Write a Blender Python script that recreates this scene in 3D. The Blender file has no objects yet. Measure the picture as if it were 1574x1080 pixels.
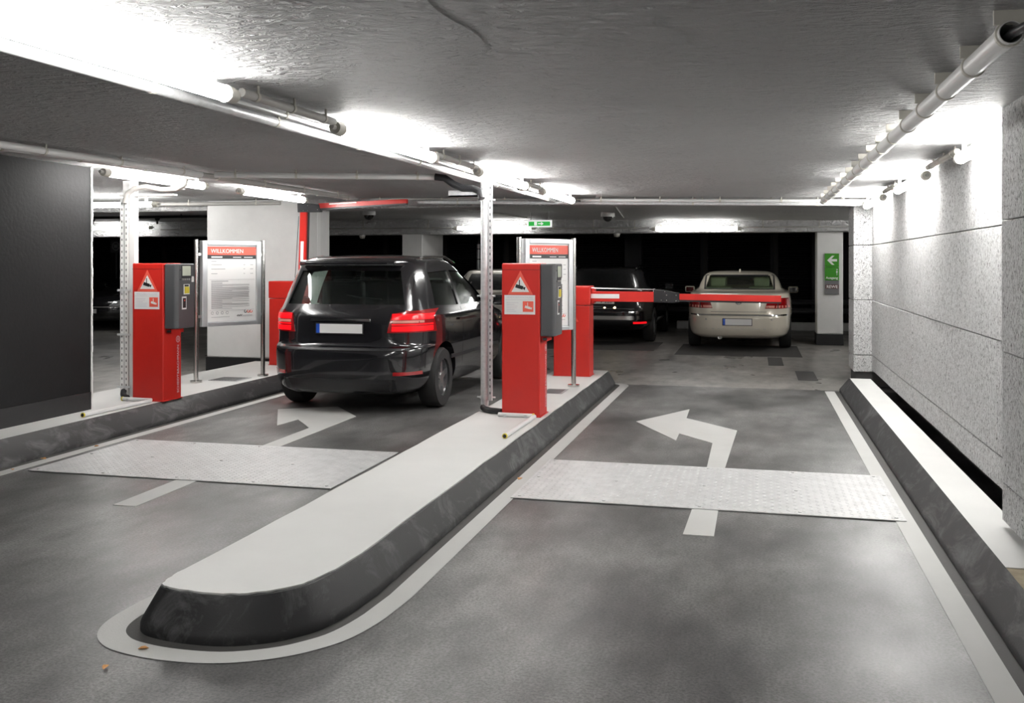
import bpy, bmesh, math, random
import numpy as np
from mathutils import Vector, Matrix
from mathutils.bvhtree import BVHTree
random.seed(7)
S = bpy.context.scene
COL = S.collection
R = math.radians

# ------------------------------------------------------------------ camera
cam_d = bpy.data.cameras.new('camera'); cam = bpy.data.objects.new('camera', cam_d); COL.objects.link(cam)
cam.location = (0, 0, 1.52); cam.rotation_euler = (R(90), 0, math.atan(373 / 1500))
cam_d.sensor_width = 36; cam_d.lens = 36 * 1500 / 1574; cam_d.shift_y = -136 / 1574
cam_d.clip_start = .05; cam_d.clip_end = 200
S.camera = cam
# ------------------------------------------------------------------ world and exposure
wd = bpy.data.worlds.new('world'); S.world = wd; wd.use_nodes = True
wd.node_tree.nodes['Background'].inputs[0].default_value = (.9, .95, 1, 1)
wd.node_tree.nodes['Background'].inputs[1].default_value = .0
S.view_settings.view_transform = 'Standard'; S.view_settings.look = 'None'
S.view_settings.gamma = 1; S.view_settings.use_curve_mapping = False
S.view_settings.exposure = 0.42
TUBE = 38.0          # radiance of the fluorescent tubes
K = .18              # height of the kerbs and islands
def cz(x): return 2.347 - .013 * (max(-6.5, min(2, x)) + 2.2)     # the soffit falls slightly to the right

# ------------------------------------------------------------------ materials
def ramp(nt, fac, stops):
    r = nt.nodes.new('ShaderNodeValToRGB'); e = r.color_ramp.elements
    e[0].position, e[0].color = stops[0][0], (*stops[0][1], 1)
    e[1].position, e[1].color = stops[-1][0], (*stops[-1][1], 1)
    for p, c in stops[1:-1]:
        n = e.new(p); n.color = (*c, 1)
    nt.links.new(fac, r.inputs[0]); return r.outputs[0]
def noise(nt, scale, detail=4, rough=.6, stretch=(1, 1, 1), dist=0, world=True):
    n = nt.nodes.new('ShaderNodeTexNoise'); n.inputs['Scale'].default_value = scale
    n.inputs['Detail'].default_value = detail; n.inputs['Roughness'].default_value = rough
    n.inputs['Distortion'].default_value = dist
    m = nt.nodes.new('ShaderNodeMapping'); m.inputs['Scale'].default_value = stretch
    if world:
        g = nt.nodes.new('ShaderNodeNewGeometry'); nt.links.new(g.outputs['Position'], m.inputs[0])
    else:
        g = nt.nodes.new('ShaderNodeTexCoord'); nt.links.new(g.outputs['Object'], m.inputs[0])
    nt.links.new(m.outputs[0], n.inputs[0]); return n.outputs[0]
def mix(nt, a, b, fac, mode='MULTIPLY'):
    m = nt.nodes.new('ShaderNodeMix'); m.data_type = 'RGBA'; m.blend_type = mode
    if isinstance(fac, (int, float)): m.inputs[0].default_value = fac
    else: nt.links.new(fac, m.inputs[0])
    for s, i in ((a, 6), (b, 7)):
        if isinstance(s, tuple): m.inputs[i].default_value = (*s[:3], 1)
        else: nt.links.new(s, m.inputs[i])
    return m.outputs[2]
def bump(nt, bsdf, h, strength=.3, dist=.01):
    b = nt.nodes.new('ShaderNodeBump'); b.inputs['Strength'].default_value = strength; b.inputs['Distance'].default_value = dist
    nt.links.new(h, b.inputs['Height']); nt.links.new(b.outputs[0], bsdf.inputs['Normal'])
def mat(name, col, rough=.5, metal=0, vary=.08, scale=6, bmp=0, bscale=60, coat=0, spec=.5, emit=None, es=0):
    m = bpy.data.materials.new(name); m.use_nodes = True; nt = m.node_tree; b = nt.nodes['Principled BSDF']
    b.inputs['Roughness'].default_value = rough; b.inputs['Metallic'].default_value = metal
    b.inputs['Specular IOR Level'].default_value = spec; b.inputs['Coat Weight'].default_value = coat
    b.inputs['Coat Roughness'].default_value = .04
    n = noise(nt, scale, world=False)
    lo = tuple(max(0, c * (1 - vary)) for c in col); hi = tuple(min(1, c * (1 + vary)) for c in col)
    nt.links.new(ramp(nt, n, [(.3, lo), (.7, hi)]), b.inputs['Base Color'])
    if bmp: bump(nt, b, noise(nt, bscale, world=False), bmp)
    if emit: b.inputs['Emission Color'].default_value = (*emit, 1); b.inputs['Emission Strength'].default_value = es
    return m
M = {}
def m_floor(name, dark, light, speck, rlo, rhi):
    m = bpy.data.materials.new(name); m.use_nodes = True; nt = m.node_tree; b = nt.nodes['Principled BSDF']
    b.inputs['Specular IOR Level'].default_value = .55
    mid = tuple((p + q) / 2 for p, q in zip(dark, light))
    a = ramp(nt, noise(nt, 1.1, 3, .5, (1, .7, 1), 0), [(.30, dark), (.5, mid), (.70, light)])
    s = ramp(nt, noise(nt, 5, 5, .66, (1, .45, 1)), [(.30, (.36, .36, .36)), (.70, (1, 1, 1))])
    c = mix(nt, a, s, .9)
    g = ramp(nt, noise(nt, 75, 3, .75), [(.36, (1 - speck,) * 3), (.60, (1, 1, 1))])
    nt.links.new(mix(nt, c, g, 1.), b.inputs['Base Color'])
    rr = nt.nodes.new('ShaderNodeMapRange'); nt.links.new(noise(nt, 2.0, 3, .5, (1, .6, 1), 0), rr.inputs[0])
    rr.inputs[1].default_value = .28; rr.inputs[2].default_value = .72; rr.inputs[3].default_value = rlo; rr.inputs[4].default_value = rhi
    nt.links.new(rr.outputs[0], b.inputs['Roughness'])
    bump(nt, b, noise(nt, 110, 2, .6), .12, .004); return m
M['lane'] = m_floor('lane_coating', (.07, .069, .068), (.33, .326, .32), .6, .34, .50)
M['floor'] = m_floor('garage_floor', (.30, .287, .268), (.50, .48, .45), .2, .25, .45)
def m_paint(name, col, wear, wcol, rough=.6):
    m = bpy.data.materials.new(name); m.use_nodes = True; nt = m.node_tree; b = nt.nodes['Principled BSDF']
    b.inputs['Roughness'].default_value = rough
    f = ramp(nt, noise(nt, 5, 8, .72, (1, .6, 1), .8), [(wear, (0, 0, 0)), (wear + .16, (1, 1, 1))])
    base = ramp(nt, noise(nt, 2, 5), [(.3, tuple(c * .93 for c in col)), (.7, col)])
    nt.links.new(mix(nt, base, wcol, f, 'MIX'), b.inputs['Base Color'])
    bump(nt, b, noise(nt, 120, 3), .25, .004); return m
M['white_top'] = m_paint('white_island_paint', (.66, .66, .645), .74, (.56, .55, .53))
M['line'] = m_paint('white_line_paint', (.52, .52, .505), .63, (.40, .395, .38))
M['skirt'] = m_paint('black_kerb_paint', (.018, .018, .019), .50, (.085, .085, .086), .6)
M['gutter'] = m_paint('dark_floor_tone', (.05, .048, .046), .6, (.11, .10, .09), .7)  # dark mottled tone for the kerb-foot strips and the floor patches
m = bpy.data.materials.new('ceiling_render'); m.use_nodes = True; nt = m.node_tree; b = nt.nodes['Principled BSDF']
b.inputs['Roughness'].default_value = .62; b.inputs['Specular IOR Level'].default_value = .3
nt.links.new(ramp(nt, noise(nt, .7, 5, .6), [(.3, (.82, .82, .825)), (.7, (.90, .90, .90))]), b.inputs['Base Color'])
mx = mix(nt, noise(nt, 15, 5, .62, (.6, 1.5, 1), .9), noise(nt, 2.2, 4, .6, (1, 1, 1), 1.2), .3, 'MIX')
bump(nt, b, mx, 1, .30); M['ceiling'] = m
m = bpy.data.materials.new('wood_wool_board'); m.use_nodes = True; nt = m.node_tree; b = nt.nodes['Principled BSDF']
b.inputs['Roughness'].default_value = .9; b.inputs['Specular IOR Level'].default_value = .2
n1 = noise(nt, 68, 4, .75, (1, 1, .55), 1.2)
c1 = ramp(nt, n1, [(.36, (.05, .05, .05)), (.47, (.56, .56, .56)), (.6, (.72, .72, .72))])
nt.links.new(c1, b.inputs['Base Color']); bump(nt, b, n1, .9, .015); M['board'] = m
M['board_edge'] = mat('board_backing', (.05, .05, .05), .9)
M['black_wall'] = mat('black_wall_paint', (.008, .008, .0085), .65, bmp=.2, bscale=30, spec=.25)
M['black_base'] = mat('black_base_paint', (.015, .015, .016), .5, bmp=.2, bscale=25)
M['white_wall'] = mat('white_wall_paint', (.78, .78, .77), .7, vary=.03, bmp=.08)
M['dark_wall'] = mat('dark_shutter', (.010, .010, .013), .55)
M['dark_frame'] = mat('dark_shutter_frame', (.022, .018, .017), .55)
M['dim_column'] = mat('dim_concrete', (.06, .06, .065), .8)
M['red'] = mat('red_powder_coat', (.56, .018, .011), .42, vary=.03, coat=.1)
M['red_sign'] = mat('pale_red_print', (.80, .12, .08), .45, vary=.02)
M['grey_box'] = mat('anthracite_housing', (.075, .077, .082), .42, vary=.04, bmp=.05, bscale=300)
M['joint_grey'] = mat('dark_joint_plastic', (.045, .046, .05), .4)
M['white_print'] = mat('white_print', (.85, .85, .84), .45, vary=.01)
M['black_print'] = mat('black_print', (.02, .02, .022), .45)
M['grey_print'] = mat('grey_print', (.38, .38, .39), .5)
M['pale_print'] = mat('pale_print', (.66, .63, .68), .5)
M['yellow'] = mat('yellow_plastic', (.75, .62, .05), .4)
M['screen'] = mat('pale_display', (.62, .66, .54), .25)
M['alu'] = mat('brushed_aluminium', (.74, .75, .76), .32, 1, vary=.04)
M['alu_frame'] = mat('anodised_frame', (.62, .64, .66), .4, .6, vary=.03)
M['steel'] = mat('stainless_steel', (.62, .61, .59), .22, 1, vary=.05)
M['galv'] = mat('galvanised_steel', (.68, .69, .70), .38, .35, vary=.12, scale=30)
M['white_metal'] = mat('white_coated_steel', (.80, .80, .79), .35, .1, vary=.02)
M['tread'] = mat('tread_aluminium', (.58, .58, .58), .48, .2, vary=.1, scale=9, bmp=.08, bscale=200)
M['grey_plastic'] = mat('grey_plastic', (.46, .45, .43), .45, vary=.06)
M['cream_plastic'] = mat('cream_plastic', (.62, .60, .54), .45)
M['black_plastic'] = mat('black_plastic', (.016, .016, .018), .4)
M['rubber'] = mat('tyre_rubber', (.018, .018, .018), .75, bmp=.2, bscale=40)
M['green'] = mat('green_sign_film', (.045, .30, .012), .4, vary=.02)
M['grey_sign'] = mat('grey_sign_panel', (.17, .17, .175), .4)
M['brown_print'] = mat('dark_red_brown_print', (.10, .025, .02), .4)
M['leaf'] = mat('dry_leaf', (.55, .27, .09), .7, vary=.3, scale=60)
M['blue'] = mat('blue_plate_band', (.02, .10, .55), .4)
M['paint_black'] = mat('black_car_paint', (.010, .010, .012), .16, .0, vary=.02, coat=1)
M['paint_cream'] = mat('cream_car_paint', (.82, .76, .64), .28, .15, vary=.02, coat=1)
M['paint_silver'] = mat('silver_car_paint', (.66, .63, .57), .28, .35, vary=.02, coat=1)
M['paint_navy'] = mat('dark_car_paint', (.012, .012, .014), .2, vary=.02, coat=1)
M['chrome'] = mat('chrome', (.85, .85, .85), .08, 1, vary=.01)
M['dark_glass'] = mat('dark_glass', (.006, .007, .008), .05, vary=.0, coat=1)
M['tail_off'] = mat('red_tail_lens', (.30, .006, .008), .12, coat=1)
M['tail_band'] = mat('pink_reflector_band', (.80, .32, .26), .2, coat=1)
M['tail_on'] = mat('lit_red_tail_lens', (.35, .004, .006), .2, emit=(1, .006, .012), es=.75)
M['amber'] = mat('amber_lens', (.85, .30, .04), .2, coat=1)
M['head_lens'] = mat('clear_headlamp', (.75, .78, .78), .12, .6, coat=1)
M['warm_lamp'] = mat('lit_warm_lamp', (1, .8, .5), .3, emit=(1, .72, .35), es=14)
M['seat_cream'] = mat('cream_leather', (.66, .70, .50), .5)
M['seat_dark'] = mat('dark_seat_cloth', (.03, .03, .033), .8)
M['concrete'] = mat('raw_concrete', (.30, .25, .17), .85, vary=.25, scale=12, bmp=.3)
M['red_dim'] = mat('red_lens', (.38, .01, .012), .3)
M['rail'] = mat('grey_guard_rail', (.10, .10, .105), .5, .4)
M['kerb_pale'] = mat('pale_kerb_paint', (.55, .55, .54), .5)
m = bpy.data.materials.new('fluorescent_tube'); m.use_nodes = True; b = m.node_tree.nodes['Principled BSDF']
b.inputs['Base Color'].default_value = (.9, .9, .9, 1)
b.inputs['Emission Color'].default_value = (1, .985, .955, 1); b.inputs['Emission Strength'].default_value = TUBE; M['tube'] = m
m = m.copy(); m.name = 'fluorescent_tube_far'; m.node_tree.nodes['Principled BSDF'].inputs['Emission Strength'].default_value = TUBE * .35; M['tube_dim'] = m
m = m.copy(); m.name = 'fluorescent_tube_wall'; m.node_tree.nodes['Principled BSDF'].inputs['Emission Strength'].default_value = TUBE * 2.0; M['tube_wall'] = m
m = m.copy(); m.name = 'fluorescent_tube_left'; m.node_tree.nodes['Principled BSDF'].inputs['Emission Strength'].default_value = TUBE * 1.6; M['tube_left'] = m
m = bpy.data.materials.new('exit_sign_white'); m.use_nodes = True; b = m.node_tree.nodes['Principled BSDF']
b.inputs['Emission Color'].default_value = (1, 1, 1, 1); b.inputs['Emission Strength'].default_value = .55; M['exit_white'] = m
M['exit_green'] = mat('exit_sign_green', (.03, .35, .06), .4, emit=(.06, .75, .12), es=.35)
m = bpy.data.materials.new('window_glass'); m.use_nodes = True; nt = m.node_tree; nt.nodes.clear()
o = nt.nodes.new('ShaderNodeOutputMaterial'); t = nt.nodes.new('ShaderNodeBsdfTransparent'); g = nt.nodes.new('ShaderNodeBsdfGlossy')
t.inputs[0].default_value = (.82, .88, .85, 1); g.inputs['Roughness'].default_value = .03
lw = nt.nodes.new('ShaderNodeLayerWeight'); lw.inputs[0].default_value = .5; pw = nt.nodes.new('ShaderNodeMath'); pw.operation = 'POWER'; pw.inputs[1].default_value = 4
nt.links.new(lw.outputs['Facing'], pw.inputs[0]); f = nt.nodes.new('ShaderNodeMapRange'); f.inputs[3].default_value = .04; f.inputs[4].default_value = .8; nt.links.new(pw.outputs[0], f.inputs[0]); x = nt.nodes.new('ShaderNodeMixShader')
nt.links.new(f.outputs[0], x.inputs[0]); nt.links.new(t.outputs[0], x.inputs[1]); nt.links.new(g.outputs[0], x.inputs[2]); nt.links.new(x.outputs[0], o.inputs[0])
M['glass'] = m

# ------------------------------------------------------------------ mesh helpers
class MB:
    def __init__(s): s.v = []; s.f = []
    def add(s, vs, fs):
        o = len(s.v); s.v += [tuple(p) for p in vs]; s.f += [tuple(i + o for i in q) for q in fs]; return s
    def box(s, x0, x1, y0, y1, z0, z1):
        x0, x1 = min(x0, x1), max(x0, x1); y0, y1 = min(y0, y1), max(y0, y1); z0, z1 = min(z0, z1), max(z0, z1)
        return s.add([(x0, y0, z0), (x1, y0, z0), (x1, y1, z0), (x0, y1, z0), (x0, y0, z1), (x1, y0, z1), (x1, y1, z1), (x0, y1, z1)],
                     [(3, 2, 1, 0), (4, 5, 6, 7), (0, 1, 5, 4), (1, 2, 6, 5), (2, 3, 7, 6), (3, 0, 4, 7)])
    def prism(s, poly, a, b, axis='z'):
        def P(p, c): return (p[0], p[1], c) if axis == 'z' else ((p[0], c, p[1]) if axis == 'y' else (c, p[0], p[1]))
        n = len(poly); ar = sum(poly[i][0] * poly[(i + 1) % n][1] - poly[(i + 1) % n][0] * poly[i][1] for i in range(n))
        if ar < 0: poly = poly[::-1]
        if axis == 'y': poly = poly[::-1]
        if a > b: a, b = b, a
        return s.add([P(p, a) for p in poly] + [P(p, b) for p in poly],
                     [tuple(range(n - 1, -1, -1)), tuple(range(n, 2 * n))] + [(i, (i + 1) % n, n + (i + 1) % n, n + i) for i in range(n)])
    def cyl(s, p, q, r, n=14, r2=None, caps=True):
        p, q = Vector(p), Vector(q); d = (q - p).normalized(); r2 = r if r2 is None else r2
        u = d.orthogonal().normalized(); w = d.cross(u)
        c = [(math.cos(2 * math.pi * i / n), math.sin(2 * math.pi * i / n)) for i in range(n)]
        vs = [p + (u * a + w * b) * r for a, b in c] + [q + (u * a + w * b) * r2 for a, b in c]
        fs = [(i, (i + 1) % n, n + (i + 1) % n, n + i) for i in range(n)]
        if caps: fs += [tuple(range(n - 1, -1, -1)), tuple(range(n, 2 * n))]
        return s.add(vs, fs)
    def path(s, pts, r, n=10, caps=True):
        pts = [Vector(p) for p in pts]; rings = []; u = None
        for i, p in enumerate(pts):
            d = (pts[min(i + 1, len(pts) - 1)] - pts[max(i - 1, 0)]).normalized()
            u = (u - d * u.dot(d)).normalized() if u else d.orthogonal().normalized()
            w = d.cross(u)
            rings.append([p + (u * math.cos(2 * math.pi * k / n) + w * math.sin(2 * math.pi * k / n)) * r for k in range(n)])
        m = len(pts)
        fs = [(i * n + k, i * n + (k + 1) % n, (i + 1) * n + (k + 1) % n, (i + 1) * n + k) for i in range(m - 1) for k in range(n)]
        if caps: fs += [tuple(range(n - 1, -1, -1)), tuple(range((m - 1) * n, m * n))]
        return s.add([v for r_ in rings for v in r_], fs)
    def lathe(s, prof, org=(0, 0, 0), axis='z', n=24, close=False):
        vs = []
        for r, h in prof:
            for k in range(n):
                c, q = r * math.cos(2 * math.pi * k / n), r * math.sin(2 * math.pi * k / n)
                vs.append((org[0] + c, org[1] + q, org[2] + h) if axis == 'z' else ((org[0] + h, org[1] + c, org[2] + q) if axis == 'x' else (org[0] + q, org[1] + h, org[2] + c)))
        m = len(prof)
        fs = [(i * n + k, i * n + (k + 1) % n, ((i + 1) % m) * n + (k + 1) % n, ((i + 1) % m) * n + k) for i in range(m if close else m - 1) for k in range(n)]
        if not close: fs += [tuple(range(n - 1, -1, -1)), tuple(range((m - 1) * n, m * n))]
        return s.add(vs, fs)
    def mesh(s, name='m'):
        me = bpy.data.meshes.new(name); me.from_pydata(s.v, [], s.f); me.update(); return me
    def build(s, name, material, parent=None, smooth=False, bevel=0, seg=2):
        return link(name, s.mesh(name), material, parent, smooth, bevel, seg)
def link(name, me, material, parent=None, smooth=False, bevel=0, seg=2):
    me.materials.clear(); me.materials.append(M[material] if isinstance(material, str) else material)
    o = bpy.data.objects.new(name, me); COL.objects.link(o)
    if parent: o.parent = parent
    if smooth:
        bm = bmesh.new(); bm.from_mesh(me)
        for e in bm.edges: e.smooth = not (len(e.link_faces) == 2 and e.calc_face_angle(0) > R(38))
        for f_ in bm.faces: f_.smooth = True
        bm.to_mesh(me); bm.free()
    if bevel:
        bv = o.modifiers.new('bevel', 'BEVEL'); bv.width = bevel; bv.segments = seg; bv.limit_method = 'ANGLE'
    return o
def tag(o, label=None, cat=None, group=None, kind=None):
    if label: o['label'] = label
    if cat: o['category'] = cat
    if group: o['group'] = group
    if kind: o['kind'] = kind
    return o
def thing(name, label, cat, loc=(0, 0, 0), rz=0, group=None):
    o = bpy.data.objects.new(name, None); COL.objects.link(o); o.empty_display_size = .1
    o.location = loc; o.rotation_euler = (0, 0, rz); return tag(o, label, cat, group)
def text(body, size, material, parent, matrix, name='lettering', width=None, bold=0, align='LEFT'):
    cu = bpy.data.curves.new(name, 'FONT'); cu.body = body; cu.size = size; cu.extrude = .0008; cu.align_x = align; cu.offset = bold
    cu.resolution_u = 3
    t_ = bpy.data.objects.new('t', cu); COL.objects.link(t_)
    me = bpy.data.meshes.new_from_object(t_.evaluated_get(bpy.context.evaluated_depsgraph_get())); bpy.data.objects.remove(t_)
    if width:
        xs = [v.co.x for v in me.vertices]; k = width / (max(xs) - min(xs)); me.transform(Matrix.Diagonal((k, 1, 1, 1)))
    me.transform(matrix); return link(name, me, material, parent)
FACE_NY = Matrix(((1, 0, 0, 0), (0, 0, -1, 0), (0, 1, 0, 0), (0, 0, 0, 1)))     # text lying in XZ, read from -Y
FACE_PX_UP = Matrix(((0, 0, 1, 0), (0, -1, 0, 0), (1, 0, 0, 0), (0, 0, 0, 1)))  # text on a +X face running upwards
def T(x, y, z): return Matrix.Translation((x, y, z))
def arc(cx, cy, r, a0, a1, n): return [(cx + r * math.cos(R(a0 + (a1 - a0) * i / n)), cy + r * math.sin(R(a0 + (a1 - a0) * i / n))) for i in range(n + 1)]

# ================================================================== the setting
fl = MB().box(-24, 7, -6, 26, -.2, -.004).build('floor', 'floor'); tag(fl, kind='structure')
lc = MB().prism([(-5.6, -6), (1.6, -6), (1.6, 12.2), (-5.6, 12.22)], -.004, 0).build('lane_coating', 'lane', fl)
lc['label'] = 'dark grey worn coating of the two lanes'
xs = [-24, -6.5, 2, 7]; mb = MB()
for i in range(3):
    a, b_ = xs[i], xs[i + 1]
    mb.add([(a, -6, cz(a)), (b_, -6, cz(b_)), (b_, 26, cz(b_)), (a, 26, cz(a)), (a, -6, 2.8), (b_, -6, 2.8), (b_, 26, 2.8), (a, 26, 2.8)],
           [(0, 3, 2, 1), (4, 5, 6, 7), (0, 1, 5, 4), (2, 3, 7, 6)] + ([(3, 0, 4, 7)] if i == 0 else []) + ([(1, 2, 6, 5)] if i == 2 else []))
ce = mb.build('ceiling', 'ceiling'); tag(ce, kind='structure')
MB().box(-24, 7, 18.72, 19.35, 2.10, 2.55).build('cross_beam', 'ceiling', ce)
MB().box(-24, 7, 12.42, 12.95, cz(2) - .03, 2.5).build('cross_beam', 'ceiling', ce)

for pts in ([(-.98, 2.85), (-.99, 2.95), (-.99, 3.01), (-.98, 3.14), (-.96, 3.26), (-.96, 3.40), (-.98, 3.53), (-1.05, 3.70), (-1.18, 3.89)],
            [(-.19, 2.98), (-.20, 3.05), (-.24, 3.12), (-.30, 3.17), (-.34, 3.23), (-.33, 3.31), (-.27, 3.38), (-.24, 3.49), (-.24, 3.64), (-.29, 3.76), (-.36, 3.85)]):
    MB().path([(x, y, cz(x) + .001) for x, y in pts], .0025, 6).build('plaster_ridge', 'ceiling', ce, smooth=True)
# right wall of wood-wool boards: backing + boards with open joints
ROWS = [(.215, .405), (.41, 1.068), (1.073, 1.733), (1.738, 2.34)]
def board_wall(name, x, y0, y1, joints, zb, zt=2.42):
    w = MB().box(x + .055, x + .30, y0, y1, zb + .01, zt).build(name, 'board_edge'); tag(w, kind='structure')
    for i, (a, b_) in enumerate(ROWS):
        a = max(a, zb)
        ys = [y0] + [j for j in joints[i] if y0 < j < y1] + [y1]
        for p, q in zip(ys[:-1], ys[1:]):
            d = random.uniform(0, .008)
            MB().box(x + d, x + .06, p + .002, q - .002, a, b_).build('board', 'board', w, bevel=.004, seg=1)
    return w
board_wall('wall_right', 1.37, 5.43, 12.5, [[6.2, 7.3, 9.36, 11], [6.2, 7.3, 9.36, 11.2], [6.6, 8.6, 10.6], [7.6, 9.6, 11.6]], .225)
nw = board_wall('wall_right', 1.215, -6, 5.42, [[-2, 0, 2, 4], [-3, -1, 1, 3], [-2, 0, 2, 4], [-3, -1, 1, 3]], .182)
pr_ = MB().box(1.19, 1.75, 12.53, 13.12, .02, 2.4).build('pillar_core', 'board_edge'); pr_.name = 'wall_right_pier'; tag(pr_, kind='structure')
for a, b_ in [(.20, .40), (.405, 1.068), (1.073, 1.733), (1.738, 2.30)]:
    MB().box(1.165, 1.60, 12.5, 13.13, a, b_).build('board', 'board', pr_, bevel=.01)
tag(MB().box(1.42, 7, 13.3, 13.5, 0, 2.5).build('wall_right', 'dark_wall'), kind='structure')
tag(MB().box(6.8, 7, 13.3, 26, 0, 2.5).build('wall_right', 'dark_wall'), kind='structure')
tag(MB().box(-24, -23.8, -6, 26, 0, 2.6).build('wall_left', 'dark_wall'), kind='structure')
tag(MB().box(-24, 7, -6.2, -6, 0, 2.6).build('wall_front', 'white_wall'), kind='structure')
# black wall on the left
bw = MB().box(-6.25, -5.906, -6, 7.75, K, 2.41).build('wall_left', 'black_wall'); tag(bw, kind='structure')
MB().box(-5.906, -5.898, -6, 7.75, K, K + .16).build('baseboard', 'black_base', bw)
mb = MB(); z_ = K
while z_ < 2.38:      # rough white plaster edge
    h_ = random.uniform(.04, .10); mb.box(-5.912 - .01, -5.895 + random.uniform(-.004, .003), 7.745, 7.765, z_, min(z_ + h_, 2.4)); z_ += h_
mb.build('corner_plaster', 'white_wall', bw)
# back wall with dark slatted shutters
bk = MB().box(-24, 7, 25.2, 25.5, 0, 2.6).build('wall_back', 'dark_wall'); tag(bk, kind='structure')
x_ = -23.6
while x_ < 6.5:
    w_ = 1.62
    sh = MB()
    for i in range(40): sh.add([(x_ + .1, 25.2, .15 + i * .058), (x_ + w_, 25.2, .15 + i * .058), (x_ + w_, 25.165, .17 + i * .058), (x_ + .1, 25.165, .17 + i * .058), (x_ + w_, 25.2, .2 + i * .058), (x_ + .1, 25.2, .2 + i * .058)], [(0, 1, 2, 3), (3, 2, 4, 5)])
    tag(sh.build('shutter_slats', 'dark_wall', bk), kind='stuff')
    MB().box(x_ - .02, x_ + .08, 25.1, 25.2, 0, 2.5).build('shutter_post', 'dark_frame', bk)
    x_ += 1.72
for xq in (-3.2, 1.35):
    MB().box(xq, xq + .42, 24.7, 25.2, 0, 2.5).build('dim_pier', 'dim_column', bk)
# columns
def column(name, x0, x1, y0, y1, zt, label):
    c = thing(name, label, 'pillar', ((x0 + x1) / 2, (y0 + y1) / 2, 0)); hx, hy = (x1 - x0) / 2, (y1 - y0) / 2
    MB().box(-hx, hx, -hy, hy, .20, zt).build('shaft', 'white_wall', c, bevel=.02)
    MB().box(-hx - .008, hx + .008, -hy - .008, hy + .008, 0, .20).build('black_plinth', 'black_base', c)
    return c
c1 = column('concrete_pillar', -7.46, -5.98, 12.25, 13.1, 2.39, 'wide bright white pillar behind the left welcome board')
MB().box(.74, .748, .0, .10, .2, 2.38).build('corner_strip', 'white_print', c1)
column('concrete_pillar', -6.97, -6.53, 18.74, 20.1, 2.2, 'white pillar rising just above the roof of the black moving car')
sc = column('concrete_pillar', 1.12, 1.585, 18.95, 19.5, 2.2, 'white pillar carrying the green exit direction sign')

# floor paint
def strip(pts_in, pts_out, name, material, z0=0, z1=.003, closed=False):
    n = len(pts_in); vs = [(*p, z1) for p in pts_in] + [(*p, z1) for p in pts_out]; m_ = n if closed else n - 1
    return link(name, MB().add(vs, [(i, (i + 1) % n, n + (i + 1) % n, n + i) for i in range(m_)]).mesh(), material, fl)
NOSE = [(-2.505, 4.1), (-2.512, 3.80), (-2.508, 3.66), (-2.485, 3.575), (-2.44, 3.522), (-2.372, 3.488), (-2.224, 3.463), (-2.037, 3.476), (-1.888, 3.547), (-1.80, 3.635), (-1.737, 3.745), (-1.694, 3.95), (-1.678, 4.2)]
def catmull(P, k=4):
    out = []
    for i in range(1, len(P) - 2):
        a, b_, c, d = P[i - 1], P[i], P[i + 1], P[i + 2]
        for t_ in [j / k for j in range(k)]:
            out.append(tuple(.5 * (2 * b_[m] + (c[m] - a[m]) * t_ + (2 * a[m] - 5 * b_[m] + 4 * c[m] - d[m]) * t_ * t_ + (3 * b_[m] - a[m] - 3 * c[m] + d[m]) * t_ ** 3) for m in (0, 1)))
    return out + [P[-2]]
BASE = catmull(NOSE) + [(-1.675, 4.2 + 7.83 * i / 26) for i in range(27)] + arc(-1.795, 12.03, .12, 0, 90, 6)[1:] + arc(-2.385, 12.03, .12, 90, 180, 6) + [(-2.505, 12.03 - 8.0 * i / 26) for i in range(1, 27)]
def off(d):
    n = len(BASE); out = []
    for i in range(n):
        a, b_ = BASE[i - 1], BASE[(i + 1) % n]; tx, ty = b_[0] - a[0], b_[1] - a[1]; l = math.hypot(tx, ty)
        out.append((BASE[i][0] + d * ty / l, BASE[i][1] - d * tx / l))
    return out
o = strip(off(.055), off(.165), 'lane_line', 'line', closed=True); o['label'] = 'white line looping round the central island'
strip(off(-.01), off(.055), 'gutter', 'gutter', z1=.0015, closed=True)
o = MB().box(.805, .915, -6, 12.1, 0, .003).build('lane_line', 'line', fl); o['label'] = 'white edge line along the right kerb'
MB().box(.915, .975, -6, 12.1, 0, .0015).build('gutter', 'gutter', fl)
o = MB().box(-5.335, -5.235, -6, 12.1, 0, .003).build('lane_line', 'line', fl); o['label'] = 'white edge line along the left kerb'
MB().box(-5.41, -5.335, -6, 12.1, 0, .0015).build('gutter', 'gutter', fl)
AR = [(-1.10, 9.36), (-.656, 10.27), (-.648, 9.68), (-.155, 9.07), (-.215, 7.36), (-.345, 7.36), (-.345, 8.39), (-.653, 8.80), (-.654, 8.44)]
o = MB().prism(AR, 0, .0035).build('arrow_marking', 'line', fl); o['label'] = 'white bent arrow painted on the right lane'
o = MB().prism([(-.39, 5.53), (-.22, 5.53), (-.217, 6.12), (-.375, 6.12)], 0, .0035).build('arrow_marking', 'line', fl); o['label'] = 'foot of the white arrow on the right lane'
AL = [(-3.98, 8.27), (-4.30, 8.68), (-4.32, 8.33), (-4.80, 9.24), (-4.27, 9.57), (-3.82, 9.0), (-3.80, 7.36), (-3.95, 7.36)]
AL = [(-3.83, 9.0), (-4.28, 9.57), (-4.80, 9.24), (-4.33, 8.32), (-4.30, 8.69), (-3.98, 8.27), (-3.97, 7.36), (-3.81, 7.36)]
o = MB().prism(AL, 0, .0035).build('arrow_marking', 'line', fl); o['label'] = 'white bent arrow painted on the left lane'
o = MB().prism([(-3.91, 5.34), (-3.75, 5.34), (-3.77, 6.1), (-3.93, 6.1)], 0, .0035).build('arrow_marking', 'line', fl); o['label'] = 'foot of the white arrow on the left lane'
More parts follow.
